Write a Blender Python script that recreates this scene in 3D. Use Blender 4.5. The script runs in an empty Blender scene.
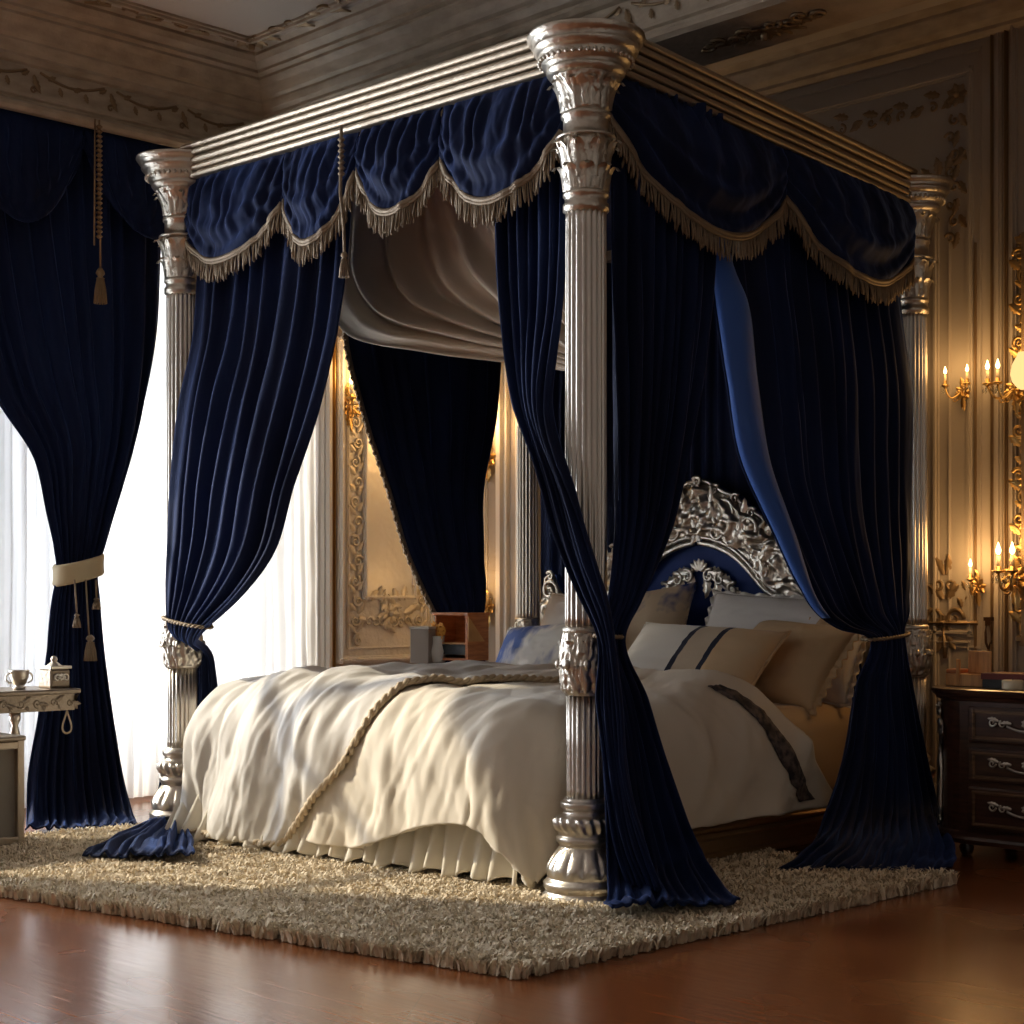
import bpy, bmesh, math, random
import numpy as np
from mathutils import Vector, Matrix

random.seed(7)
rng = np.random.default_rng(11)
PI = math.pi
scene = bpy.context.scene
COL = scene.collection

# ------------------------------------------------------------------ helpers
def pn(x, y, z):
    """vectorised gradient noise, about -1..1"""
    x, y, z = np.broadcast_arrays(np.asarray(x, float), np.asarray(y, float), np.asarray(z, float))
    xi, yi, zi = np.floor(x).astype(np.int64), np.floor(y).astype(np.int64), np.floor(z).astype(np.int64)
    xf, yf, zf = x - xi, y - yi, z - zi
    f = lambda t: t * t * t * (t * (t * 6 - 15) + 10)
    u, v, w = f(xf), f(yf), f(zf)
    def g(ix, iy, iz, dx, dy, dz):
        h = (ix * 374761393 + iy * 668265263 + iz * 2147483647 + 1013) & 0xFFFFFFFF
        h = ((h ^ (h >> 13)) * 1274126177) & 0xFFFFFFFF
        h = h ^ (h >> 16)
        a = (h & 1023) / 1023.0 * 2 * PI
        b = ((h >> 10) & 1023) / 1023.0 * 2 - 1
        c = np.sqrt(1 - b * b)
        return np.cos(a) * c * dx + np.sin(a) * c * dy + b * dz
    L = lambda a, b, t: a + (b - a) * t
    r = L(L(L(g(xi, yi, zi, xf, yf, zf), g(xi + 1, yi, zi, xf - 1, yf, zf), u),
            L(g(xi, yi + 1, zi, xf, yf - 1, zf), g(xi + 1, yi + 1, zi, xf - 1, yf - 1, zf), u), v),
          L(L(g(xi, yi, zi + 1, xf, yf, zf - 1), g(xi + 1, yi, zi + 1, xf - 1, yf, zf - 1), u),
            L(g(xi, yi + 1, zi + 1, xf, yf - 1, zf - 1), g(xi + 1, yi + 1, zi + 1, xf - 1, yf - 1, zf - 1), u), v), w)
    return r * 1.5

def fbm(x, y, z, o=3):
    s, a = 0, 1.0
    for k in range(o):
        s = s + a * pn(x * 2 ** k, y * 2 ** k, z * 2 ** k + 17 * k)
        a *= .5
    return s

def ridge(x, y, z, o=2):
    s, a = 0, 1.0
    for k in range(o):
        s = s + a * (1 - 2 * np.abs(pn(x * 2 ** k, y * 2 ** k, z * 2 ** k + 9 * k)))
        a *= .5
    return s

def tag(o, label=None, cat=None, group=None, kind=None):
    if label: o['label'] = label
    if cat: o['category'] = cat
    if group: o['group'] = group
    if kind: o['kind'] = kind
    return o

def empty(name, loc=(0, 0, 0), rz=0):
    o = bpy.data.objects.new(name, None)
    o.empty_display_size = .1
    o.location = loc
    o.rotation_euler = (0, 0, rz)
    COL.objects.link(o)
    return o

def link(name, me, mat, parent=None, smooth=True):
    o = bpy.data.objects.new(name, me)
    COL.objects.link(o)
    if mat is not None and not me.materials:
        me.materials.append(mat)
    if smooth:
        me.polygons.foreach_set('use_smooth', [True] * len(me.polygons))
    if parent is not None:
        o.parent = parent
    return o

def from_arrays(name, V, Fc, mat, parent=None, smooth=True):
    me = bpy.data.meshes.new(name)
    me.from_pydata([tuple(p) for p in np.asarray(V)], [], [tuple(f) for f in Fc])
    me.update()
    return link(name, me, mat, parent, smooth)

def grid_faces(nv, nu, wrap=False, off=0):
    F = []
    for j in range(nv - 1):
        for i in range(nu if wrap else nu - 1):
            a = j * nu + i
            b = j * nu + (i + 1) % nu
            F.append((off + a, off + b, off + b + nu, off + a + nu))
    return F

def copy_tree(o, parent=None):
    c = o.copy()
    COL.objects.link(c)
    if parent is not None:
        c.parent = parent
    for ch in list(o.children):
        copy_tree(ch, c)
    return c

class MB:
    """collects shapes into one mesh"""
    def __init__(self):
        self.V, self.F, self.n = [], [], 0
    def add(self, V, F):
        V = np.asarray(V, float)
        self.V.append(V)
        self.F += [tuple(i + self.n for i in f) for f in F]
        self.n += len(V)
    def box(self, x0, x1, y0, y1, z0, z1):
        V = [(x0, y0, z0), (x1, y0, z0), (x1, y1, z0), (x0, y1, z0), (x0, y0, z1), (x1, y0, z1), (x1, y1, z1), (x0, y1, z1)]
        self.add(V, [(3, 2, 1, 0), (4, 5, 6, 7), (0, 1, 5, 4), (1, 2, 6, 5), (2, 3, 7, 6), (3, 0, 4, 7)])
    def tube(self, pts, rad, seg=6, flat=None, nrm=None):
        P = np.asarray(pts, float)
        n = len(P)
        r = np.broadcast_to(np.asarray(rad, float), (n,))
        T = np.gradient(P, axis=0)
        T /= np.linalg.norm(T, axis=1)[:, None] + 1e-9
        up = np.array(nrm if nrm is not None else (0, 0, 1), float)
        V = []
        for k in range(n):
            a = np.cross(T[k], up)
            if np.linalg.norm(a) < .05:
                a = np.cross(T[k], np.array((1., 0, 0)))
            a /= np.linalg.norm(a)
            b = np.cross(a, T[k])
            for s in range(seg):
                t = 2 * PI * s / seg
                V.append(P[k] + r[k] * (math.cos(t) * a + math.sin(t) * (flat or 1) * b))
        F = grid_faces(n, seg, True)
        F += [tuple(range(seg - 1, -1, -1)), tuple((n - 1) * seg + s for s in range(seg))]
        self.add(V, F)
    def lathe(self, prof, seg=32, center=(0, 0), rfun=None, cap=True):
        V = []
        for (z, r) in prof:
            for s in range(seg):
                t = 2 * PI * s / seg
                rr = r if rfun is None else rfun(r, t, z)
                V.append((center[0] + rr * math.cos(t), center[1] + rr * math.sin(t), z))
        n = len(prof)
        F = grid_faces(n, seg, True)
        if cap:
            F += [tuple(range(seg - 1, -1, -1)), tuple((n - 1) * seg + s for s in range(seg))]
        self.add(V, F)
    def sweep(self, p0, p1, out, prof):
        """profile (outward, z) carried from p0 to p1, closed at the ends"""
        p0, p1, out = np.array(p0, float), np.array(p1, float), np.array(out, float)
        V = []
        for p in (p0, p1):
            for (o_, z) in prof:
                V.append(p + out * o_ + np.array((0, 0, z)))
        n = len(prof)
        F = [(i, (i + 1) % n, n + (i + 1) % n, n + i) for i in range(n)]
        F += [tuple(range(n - 1, -1, -1)), tuple(range(n, 2 * n))]
        self.add(V, F)
    def build(self, name, mat, parent=None, smooth=True, bevel=0, auto=False):
        V = np.concatenate(self.V)
        o = from_arrays(name, V, self.F, mat, parent, smooth)
        bm = bmesh.new(); bm.from_mesh(o.data)
        bmesh.ops.recalc_face_normals(bm, faces=bm.faces)
        bm.to_mesh(o.data); bm.free()
        if bevel:
            m = o.modifiers.new('bevel', 'BEVEL'); m.width = bevel; m.segments = 2; m.limit_method = 'ANGLE'
            m.harden_normals = False
        if auto:
            sharp(o)
        return o

def sharp(o, deg=35):
    me = o.data
    bm = bmesh.new(); bm.from_mesh(me)
    for e in bm.edges:
        if len(e.link_faces) == 2 and e.calc_face_angle(0) > math.radians(deg):
            e.smooth = False
    bm.to_mesh(me); bm.free()

def hermite(ts, vals, t):
    ts = np.asarray(ts, float); vals = np.asarray(vals, float); t = np.asarray(t, float)
    if vals.ndim == 1: vals = vals[:, None]
    n = len(ts)
    m = np.zeros_like(vals)
    d = np.diff(vals, axis=0) / np.diff(ts)[:, None]
    m[0], m[-1] = d[0], d[-1]
    for k in range(1, n - 1):
        h0, h1 = ts[k] - ts[k - 1], ts[k + 1] - ts[k]
        m[k] = (d[k - 1] * h1 + d[k] * h0) / (h0 + h1)
    i = np.clip(np.searchsorted(ts, t) - 1, 0, n - 2)
    h = (ts[i + 1] - ts[i])[:, None]
    s = ((t - ts[i]) / (ts[i + 1] - ts[i]))[:, None]
    return ((2 * s**3 - 3 * s**2 + 1) * vals[i] + (s**3 - 2 * s**2 + s) * h * m[i]
            + (-2 * s**3 + 3 * s**2) * vals[i + 1] + (s**3 - s**2) * h * m[i + 1])

# ------------------------------------------------------------------ materials
def principled(name, color, rough=.5, metal=0, sheen=0, sheen_tint=None, spec=None, coat=0):
    m = bpy.data.materials.new(name)
    m.use_nodes = True
    b = m.node_tree.nodes['Principled BSDF']
    b.inputs['Base Color'].default_value = (*color, 1)
    b.inputs['Roughness'].default_value = rough
    b.inputs['Metallic'].default_value = metal
    if sheen:
        b.inputs['Sheen Weight'].default_value = sheen
        b.inputs['Sheen Roughness'].default_value = .35
        if sheen_tint: b.inputs['Sheen Tint'].default_value = (*sheen_tint, 1)
    if spec is not None: b.inputs['Specular IOR Level'].default_value = spec
    if coat:
        b.inputs['Coat Weight'].default_value = coat
        b.inputs['Coat Roughness'].default_value = .15
    return m, m.node_tree.nodes, m.node_tree.links, b

def noise_color(m, c1, c2, scale=5, stretch=(1, 1, 1), lo=.35, hi=.65, detail=4):
    nt = m.node_tree; N = nt.nodes; L = nt.links; b = N['Principled BSDF']
    tc = N.new('ShaderNodeTexCoord'); mp = N.new('ShaderNodeMapping'); mp.inputs['Scale'].default_value = stretch
    no = N.new('ShaderNodeTexNoise'); no.inputs['Scale'].default_value = scale; no.inputs['Detail'].default_value = detail
    cr = N.new('ShaderNodeValToRGB')
    cr.color_ramp.elements[0].position = lo; cr.color_ramp.elements[1].position = hi
    cr.color_ramp.elements[0].color = (*c1, 1); cr.color_ramp.elements[1].color = (*c2, 1)
    L.new(tc.outputs['Object'], mp.inputs['Vector']); L.new(mp.outputs[0], no.inputs['Vector'])
    L.new(no.outputs['Fac'], cr.inputs['Fac']); L.new(cr.outputs['Color'], b.inputs['Base Color'])
    return no

def bump(m, scale=60, strength=.3, dist=.01, stretch=(1, 1, 1), detail=3):
    nt = m.node_tree; N = nt.nodes; L = nt.links; b = N['Principled BSDF']
    tc = N.new('ShaderNodeTexCoord'); mp = N.new('ShaderNodeMapping'); mp.inputs['Scale'].default_value = stretch
    no = N.new('ShaderNodeTexNoise'); no.inputs['Scale'].default_value = scale; no.inputs['Detail'].default_value = detail
    bp = N.new('ShaderNodeBump'); bp.inputs['Strength'].default_value = strength; bp.inputs['Distance'].default_value = dist
    L.new(tc.outputs['Object'], mp.inputs['Vector']); L.new(mp.outputs[0], no.inputs['Vector'])
    L.new(no.outputs['Fac'], bp.inputs['Height']); L.new(bp.outputs[0], b.inputs['Normal'])

M = {}
def mk(key, *a, nc=None, bp=None, **k):
    m = principled(key, *a, **k)[0]
    if nc: noise_color(m, *nc[:2], **nc[2])
    if bp: bump(m, **bp)
    M[key] = m
    return m

mk('navy_velvet', (.006, .016, .075), .75, sheen=.42, sheen_tint=(.16, .30, .85), spec=.18,
   nc=((.003, .007, .029), (.0075, .018, .068), dict(scale=3, stretch=(1, 1, .35))), bp=dict(scale=45, strength=.15, dist=.01, stretch=(1, 1, .4)))
mk('blue_lining', (.05, .14, .48), .6, sheen=.4, sheen_tint=(.3, .5, 1), spec=.3)
mk('silver', (.64, .595, .525), .29, .95, bp=dict(scale=70, strength=.3, dist=.004))
mk('old_silver', (.56, .51, .43), .33, .95, bp=dict(scale=60, strength=.5, dist=.005))
mk('tarnished_silver', (.27, .22, .165), .42, .85, bp=dict(scale=60, strength=.6, dist=.005))
mk('silver_gilt', (.45, .375, .285), .44, .92, bp=dict(scale=45, strength=.3, dist=.005))
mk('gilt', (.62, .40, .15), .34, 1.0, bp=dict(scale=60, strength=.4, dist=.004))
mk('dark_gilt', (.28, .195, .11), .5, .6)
mk('bullion', (.27, .205, .135), .5, .45, bp=dict(scale=220, strength=.6, dist=.004))
mk('cream_linen', (.74, .66, .53), .85, sheen=.2, spec=.15, bp=dict(scale=240, strength=.12, dist=.002))
mk('coverlet_silk', (.70, .655, .58), .62, sheen=.3, spec=.25, bp=dict(scale=200, strength=.12, dist=.002))
mk('skirt_linen', (.72, .66, .54), .85, sheen=.2, spec=.15, bp=dict(scale=200, strength=.15, dist=.002))
mk('tan_sheet', (.62, .44, .26), .8, sheen=.2, spec=.2, bp=dict(scale=200, strength=.12, dist=.002))
mk('taupe_silk', (.66, .57, .455), .55, sheen=.3, spec=.3, bp=dict(scale=160, strength=.12, dist=.002))
mk('cord', (.55, .43, .28), .7, bp=dict(scale=150, strength=.6, dist=.004))
mk('cream_band', (.50, .41, .25), .7)
mk('white_pillow', (.84, .82, .78), .85, sheen=.2, spec=.15, bp=dict(scale=18, strength=.2, dist=.01))
mk('gold_pillow', (.66, .47, .27), .8, sheen=.2, spec=.15, bp=dict(scale=18, strength=.2, dist=.01))
mk('watercolor_pillow', (.7, .7, .7), .85, spec=.15, nc=((.11, .17, .42), (.80, .78, .74), dict(scale=4.5, lo=.40, hi=.55, stretch=(1.6, 1, .8))))
mk('blue_tan_pillow', (.7, .6, .5), .85, spec=.15, nc=((.03, .06, .24), (.66, .52, .36), dict(scale=3.2, lo=.46, hi=.52, stretch=(1, 1, 1))))
mk('dark_wood', (.06, .026, .016), .3, coat=.4, nc=((.035, .014, .009), (.085, .036, .02), dict(scale=6, stretch=(1, 6, 12))))
mk('rail_wood', (.16, .09, .045), .35, .3, coat=.3, nc=((.10, .055, .028), (.24, .145, .075), dict(scale=6, stretch=(1, 6, 12))))
mk('rail_gilt', (.36, .23, .115), .38, .75, bp=dict(scale=60, strength=.4, dist=.004))
mk('orange_wood', (.6, .2, .05), .4, coat=.3, nc=((.50, .145, .035), (.72, .26, .075), dict(scale=7, stretch=(1, 1, 8))))
mk('amber_wood', (.68, .34, .11), .45, nc=((.56, .26, .08), (.78, .42, .15), dict(scale=8, stretch=(8, 1, 1))))
mk('book_red', (.16, .025, .02), .5)
mk('book_black', (.012, .016, .014), .5)
mk('page', (.75, .62, .5), .8)
mk('wax', (.85, .72, .5), .5)
mk('bronze', (.09, .045, .022), .4, .8)
mk('stone_card', (.42, .36, .31), .8)
mk('white_glaze', (.82, .79, .74), .25)
mk('flower_orange', (.85, .40, .06), .6)
mk('carved_panel', (.86, .83, .77), .55, bp=dict(scale=26, strength=.5, dist=.02))
mk('silver_relief', (.66, .61, .52), .45, .4)
mk('grey_velvet', (.24, .215, .18), .75, sheen=.3, spec=.2, bp=dict(scale=60, strength=.2, dist=.004))
mk('navy_headboard', (.02, .055, .24), .6, sheen=.5, sheen_tint=(.2, .35, .9), spec=.25)

# walls: greyish beige paint
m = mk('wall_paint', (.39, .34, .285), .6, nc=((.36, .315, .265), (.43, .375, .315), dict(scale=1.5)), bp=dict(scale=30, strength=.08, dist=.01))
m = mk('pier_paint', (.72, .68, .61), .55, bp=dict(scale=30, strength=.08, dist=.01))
m = mk('cornice_paint', (.42, .34, .25), .5, nc=((.36, .29, .21), (.48, .40, .30), dict(scale=9, stretch=(1, 1, 3))), bp=dict(scale=35, strength=.35, dist=.012))
m = mk('ceiling_paint', (.52, .47, .41), .7)

# floor: red-brown planks under varnish
m, N, L, b = principled('floor_wood', (.3, .12, .05), .22, coat=.35)
tc = N.new('ShaderNodeTexCoord'); mp = N.new('ShaderNodeMapping'); mp.inputs['Rotation'].default_value = (0, 0, PI / 4 + .1)
br = N.new('ShaderNodeTexBrick')
br.inputs['Color1'].default_value = (.29, .090, .024, 1); br.inputs['Color2'].default_value = (.33, .106, .030, 1)
br.inputs['Mortar'].default_value = (.21, .07, .023, 1)
br.inputs['Scale'].default_value = 1; br.inputs['Brick Width'].default_value = 1.3; br.inputs['Row Height'].default_value = .16
br.inputs['Mortar Size'].default_value = .0015; br.inputs['Mortar Smooth'].default_value = .3
mp2 = N.new('ShaderNodeMapping'); mp2.inputs['Rotation'].default_value = (0, 0, PI / 4 + .1); mp2.inputs['Scale'].default_value = (1.2, 14, 1)
no = N.new('ShaderNodeTexNoise'); no.inputs['Scale'].default_value = 3; no.inputs['Detail'].default_value = 6
mx = N.new('ShaderNodeMix'); mx.data_type = 'RGBA'; mx.blend_type = 'MULTIPLY'; mx.inputs['Factor'].default_value = .5
cr = N.new('ShaderNodeValToRGB'); cr.color_ramp.elements[0].position = .3; cr.color_ramp.elements[1].position = .7
cr.color_ramp.elements[0].color = (.5, .42, .36, 1); cr.color_ramp.elements[1].color = (1.15, 1.1, 1.0, 1)
L.new(tc.outputs['Object'], mp.inputs['Vector']); L.new(mp.outputs[0], br.inputs['Vector'])
L.new(tc.outputs['Object'], mp2.inputs['Vector']); L.new(mp2.outputs[0], no.inputs['Vector'])
L.new(no.outputs['Fac'], cr.inputs['Fac'])
L.new(br.outputs['Color'], mx.inputs['A']); L.new(cr.outputs['Color'], mx.inputs['B'])
L.new(mx.outputs['Result'], b.inputs['Base Color'])
no2 = N.new('ShaderNodeTexNoise'); no2.inputs['Scale'].default_value = 2.2
mr = N.new('ShaderNodeMapRange'); mr.inputs['To Min'].default_value = .14; mr.inputs['To Max'].default_value = .36
L.new(tc.outputs['Object'], no2.inputs['Vector']); L.new(no2.outputs['Fac'], mr.inputs['Value']); L.new(mr.outputs['Result'], b.inputs['Roughness'])
bp = N.new('ShaderNodeBump'); bp.inputs['Strength'].default_value = .12; bp.inputs['Distance'].default_value = .01
L.new(no.outputs['Fac'], bp.inputs['Height']); L.new(bp.outputs[0], b.inputs['Normal'])
M['floor_wood'] = m

# rug pile
m = mk('rug_pile', (.66, .56, .42), .9, spec=.1, nc=((.70, .58, .41), (.90, .79, .60), dict(scale=30)))
mk('rug_back', (.45, .38, .28), .9)

# striped pillow
m, N, L, b = principled('striped_pillow', (.7, .6, .5), .85, sheen=.2, spec=.15)
tc = N.new('ShaderNodeTexCoord'); sx = N.new('ShaderNodeSeparateXYZ')
cr = N.new('ShaderNodeValToRGB'); cr.color_ramp.interpolation = 'CONSTANT'
mr = N.new('ShaderNodeMapRange'); mr.inputs['From Min'].default_value = -.4; mr.inputs['From Max'].default_value = .4
els = cr.color_ramp.elements
els[0].position = 0; els[0].color = (.80, .76, .68, 1)
els[1].position = .47; els[1].color = (.03, .035, .06, 1)
for p, c in ((.505, (.62, .50, .36)), (.66, (.03, .035, .06)), (.69, (.66, .47, .28))):
    e = els.new(p); e.color = (*c, 1)
L.new(tc.outputs['Object'], sx.inputs[0]); L.new(sx.outputs['X'], mr.inputs['Value']); L.new(mr.outputs['Result'], cr.inputs['Fac']); L.new(cr.outputs['Color'], b.inputs['Base Color'])
M['striped_pillow'] = m

# thin glass: clear to light, slight mirror
def thin_glass(name, tint, refl):
    m = bpy.data.materials.new(name); m.use_nodes = True
    N = m.node_tree.nodes; L = m.node_tree.links
    N.remove(N['Principled BSDF'])
    t = N.new('ShaderNodeBsdfTransparent'); t.inputs[0].default_value = (*tint, 1)
    g = N.new('ShaderNodeBsdfGlossy'); g.inputs['Roughness'].default_value = .03
    fr = N.new('ShaderNodeFresnel'); fr.inputs[0].default_value = 1.45
    ml = N.new('ShaderNodeMath'); ml.operation = 'MULTIPLY'; ml.inputs[1].default_value = refl
    mx = N.new('ShaderNodeMixShader')
    L.new(fr.outputs[0], ml.inputs[0]); L.new(ml.outputs[0], mx.inputs[0]); L.new(t.outputs[0], mx.inputs[1]); L.new(g.outputs[0], mx.inputs[2])
    L.new(mx.outputs[0], N['Material Output'].inputs[0])
    M[name] = m
thin_glass('window_glass', (.95, .97, 1), .8)
thin_glass('drinking_glass', (.88, .9, .88), 2.2)

# sheer voile
m = bpy.data.materials.new('sheer_voile'); m.use_nodes = True
N = m.node_tree.nodes; L = m.node_tree.links; N.remove(N['Principled BSDF'])
tr = N.new('ShaderNodeBsdfTranslucent'); tr.inputs[0].default_value = (.93, .92, .90, 1)
df = N.new('ShaderNodeBsdfDiffuse'); df.inputs[0].default_value = (.9, .89, .87, 1)
tp = N.new('ShaderNodeBsdfTransparent'); tp.inputs[0].default_value = (.97, .97, .97, 1)
m1 = N.new('ShaderNodeMixShader'); m1.inputs[0].default_value = .3
m2 = N.new('ShaderNodeMixShader'); m2.inputs[0].default_value = .06
L.new(tr.outputs[0], m1.inputs[1]); L.new(df.outputs[0], m1.inputs[2]); L.new(m1.outputs[0], m2.inputs[1]); L.new(tp.outputs[0], m2.inputs[2])
L.new(m2.outputs[0], N['Material Output'].inputs[0])
M['sheer_voile'] = m

def emit(name, color, strength):
    m = bpy.data.materials.new(name); m.use_nodes = True
    N = m.node_tree.nodes; L = m.node_tree.links; N.remove(N['Principled BSDF'])
    e = N.new('ShaderNodeEmission'); e.inputs[0].default_value = (*color, 1); e.inputs[1].default_value = strength
    L.new(e.outputs[0], N['Material Output'].inputs[0])
    M[name] = m
emit('flame', (1, .62, .22), 14)
emit('shade_glow', (1, .62, .24), 1.25)

# ------------------------------------------------------------------ room
XL, YH, ZC = -3.35, 2.4, 3.38          # left wall, head wall, ceiling
XR, YF = 4.7, -6.2
def structure(o): return tag(o, kind='structure')

b = MB(); b.box(XL - .4, XR + .2, YF - .2, YH + .2, -.12, 0); structure(b.build('floor', M['floor_wood'], smooth=False))
b = MB(); b.box(XL - .4, XR + .2, YF - .2, YH + .2, ZC, ZC + .15); structure(b.build('ceiling', M['ceiling_paint'], smooth=False))
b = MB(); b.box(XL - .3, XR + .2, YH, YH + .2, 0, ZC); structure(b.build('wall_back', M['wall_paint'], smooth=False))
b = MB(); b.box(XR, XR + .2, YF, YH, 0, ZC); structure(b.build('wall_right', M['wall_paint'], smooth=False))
b = MB(); b.box(XL - .3, XR + .2, YF - .2, YF, 0, ZC); structure(b.build('wall_front', M['wall_paint'], smooth=False))
# left wall with three tall windows
WIN = [(-5.4, -3.9), (-2.35, -.62), (-.22, 1.36)]
ZW0, ZW1 = .1, 2.92
b = MB(); y = YF
for (a, c) in WIN:
    b.box(XL - .3, XL, y, a, 0, ZC)
    b.box(XL - .3, XL, a, c, 0, ZW0)
    b.box(XL - .3, XL, a, c, ZW1, ZC)
    y = c
b.box(XL - .3, XL, y, YH, 0, ZC)
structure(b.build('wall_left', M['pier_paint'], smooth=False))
for k, (a, c) in enumerate(WIN):
    f = MB()
    x0, x1 = XL - .24, XL - .17
    f.box(x0, x1, a, a + .06, ZW0, ZW1); f.box(x0, x1, c - .06, c, ZW0, ZW1)
    f.box(x0, x1, a + .06, c - .06, ZW0, ZW0 + .07); f.box(x0, x1, a + .06, c - .06, ZW1 - .07, ZW1)
    mid = (a + c) / 2
    f.box(x0 + .01, x1 - .01, mid - .025, mid + .025, ZW0 + .07, ZW1 - .07)
    f.box(x0 + .015, x1 - .015, a + .06, c - .06, 2.15, 2.19)
    w = structure(f.build('window_%d' % (k + 1), M['white_glaze'], smooth=False))
    g = MB(); g.box(XL - .207, XL - .203, a + .05, c - .05, ZW0 + .05, ZW1 - .05)
    g.build('pane', M['window_glass'], w, smooth=False)

# crown mouldings: pelmet box over the windows, lintel beam of the bed alcove, crown on the walls
CROWN = [(0, 2.94), (.035, 2.94), (.05, 2.955), (.05, 2.972), (.03, 2.982), (.03, 2.992), (.042, 3.0), (.042, 3.012), (.012, 3.02), (.012, 3.135),
         (.035, 3.14), (.05, 3.155), (.05, 3.168), (.07, 3.18), (.085, 3.205), (.085, 3.215), (.10, 3.225), (.125, 3.262), (.15, 3.285),
         (.15, 3.297), (.175, 3.305), (.175, 3.318), (.215, 3.335), (.235, 3.355), (.235, 3.368), (.265, 3.38), (0, 3.38)]
b = MB(); b.sweep((-2.8, YF, 0), (-2.8, .85, 0), (1, 0, 0), CROWN); b.box(XL, -2.8, YF, .85, 2.96, 3.38)
structure(b.build('trim_1', M['cornice_paint'], smooth=False))
b = MB(); b.sweep((-2.8, .85, 0), (XR, .85, 0), (0, -1, 0), CROWN); b.box(XL, XR, .85, 1.13, 2.94, 3.38)
b.sweep((XL, 1.13, 0), (XR, 1.13, 0), (0, 1, 0), [(o * .35, z) for o, z in CROWN])
structure(b.build('trim_2', M['cornice_paint'], smooth=False))
SMALL = [(0, 3.24), (.02, 3.24), (.035, 3.255), (.035, 3.27), (.06, 3.29), (.09, 3.34), (.09, 3.355), (.12, 3.38), (0, 3.38)]
b = MB(); b.sweep((XL, YH, 0), (XR, YH, 0), (0, -1, 0), SMALL); structure(b.build('trim_3', M['cornice_paint'], smooth=False))

# scroll ornaments on a plane: local (a, c) -> world
def spiral(cx, cz, r0, r1, a0, turns, n=26):
    t = np.linspace(0, 1, n)
    r = r0 + (r1 - r0) * t ** .8
    a = a0 + turns * 2 * PI * t
    return np.stack([cx + r * np.cos(a), cz + r * np.sin(a)], 1)

class Orn:
    def __init__(self, org, ua, uc, un):
        self.o, self.a, self.c, self.n = [np.array(v, float) for v in (org, ua, uc, un)]
        self.mb = MB()
    def W(self, p2, d=0):
        p2 = np.asarray(p2, float)
        d = np.broadcast_to(np.asarray(d, float), (len(p2),))
        return self.o + p2[:, :1] * self.a + p2[:, 1:2] * self.c + d[:, None] * self.n
    def tube(self, p2, r, d=0, flat=.8, seg=6):
        self.mb.tube(self.W(p2, d), r, seg, flat, self.n)
    def scroll(self, cx, cz, r0, a0, turns, th=.012, r1=None, d=.006):
        p = spiral(cx, cz, r0, r1 if r1 is not None else r0 * .15, a0, turns)
        rr = np.linspace(1, .45, len(p)) * th
        self.tube(p, rr, d)
    def leaf(self, x, z, ang, ln, wd, d=.004, bend=.3):
        n = 9
        t = np.linspace(0, 1, n)
        ca = ang + bend * t
        sx = x + np.cumsum(np.cos(ca)) * ln / n
        sz = z + np.cumsum(np.sin(ca)) * ln / n
        w = wd * np.sin(PI * np.clip(t * .93 + .07, 0, 1)) ** .8 * (1 + .22 * np.sin(t * 22))
        nx, nz = -np.sin(ca), np.cos(ca)
        V = []
        for k in range(n):
            for s in (-1, -.5, 0, .5, 1):
                dd = d + (.35 * wd * (1 - s * s)) + (.3 * wd * t[k] ** 2) - .12 * wd * (abs(s) == .5)
                V.append(self.W([(sx[k] + nx[k] * w[k] * s, sz[k] + nz[k] * w[k] * s)], dd)[0])
        self.mb.add(V, grid_faces(n, 5))
    def flower(self, x, z, r, d=.006, n=7):
        for k in range(n):
            self.leaf(x, z, 2 * PI * k / n, r, r * .36, d, 0)
        self.mb.tube(self.W([(x, z), (x, z + .001)], [d, d + r * .5]), [r * .28, r * .18], 8, 1, self.c)
    def strip(self, p2, w, h, d=0):
        """raised fillet along straight segments"""
        p2 = np.asarray(p2, float)
        for k in range(len(p2) - 1):
            t = p2[k + 1] - p2[k]; L_ = np.linalg.norm(t); t /= L_
            nn = np.array((-t[1], t[0]))
            a, c_ = p2[k] - t * w * .5, p2[k + 1] + t * w * .5
            V = []
            for e in (a, c_):
                for (s, hh) in ((-1, 0), (-.9, h * .5), (-.45, h * .5), (-.3, h), (.3, h), (.45, h * .5), (.9, h * .5), (1, 0)):
                    V.append(self.W([e + nn * w * .5 * s], d + hh * (1 - .05 * (k % 2)) + .0007 * k)[0])
            self.mb.add(V, [(i, i + 1, 9 + i, 8 + i) for i in range(7)] + [(0, 7, 6, 5, 4, 3, 2, 1), (8, 9, 10, 11, 12, 13, 14, 15)])
    def build(self, name, mat, parent=None, smooth=True):
        return self.mb.build(name, mat, parent, smooth)

# plaster panel frames on the head wall
hw = lambda: Orn((0, YH, 0), (1, 0, 0), (0, 0, 1), (0, -1, 0))
def rect(o, x0, x1, z0, z1, w, h): o.strip([(x0, z0), (x1, z0), (x1, z1), (x0, z1), (x0, z0)], w, h)
o = hw(); rect(o, -1.7, -.056, .80, 3.12, .035, .014); rect(o, -1.76, -.008, .74, 3.2, .014, .008)
structure(o.build('trim_4', M['wall_paint'], smooth=False))
o = hw()
for x, w, h, zt in ((-.215, .035, .014, 2.5), (-.15, .014, .008, 2.5), (.075, .035, .018, 3.24), (.145, .03, .03, 3.24)):
    o.strip([(x, .02), (x, zt)], w, h)
structure(o.build('trim_5', M['wall_paint'], smooth=False))
o = hw()
for x, w, h, zt in ((-.03, .010, .012, 2.4), (.045, .010, .016, 3.24), (.11, .012, .022, 3.24)):
    o.strip([(x, .02), (x, zt)], w, h)
structure(o.build('trim_6', M['dark_gilt'], smooth=False))
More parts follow.
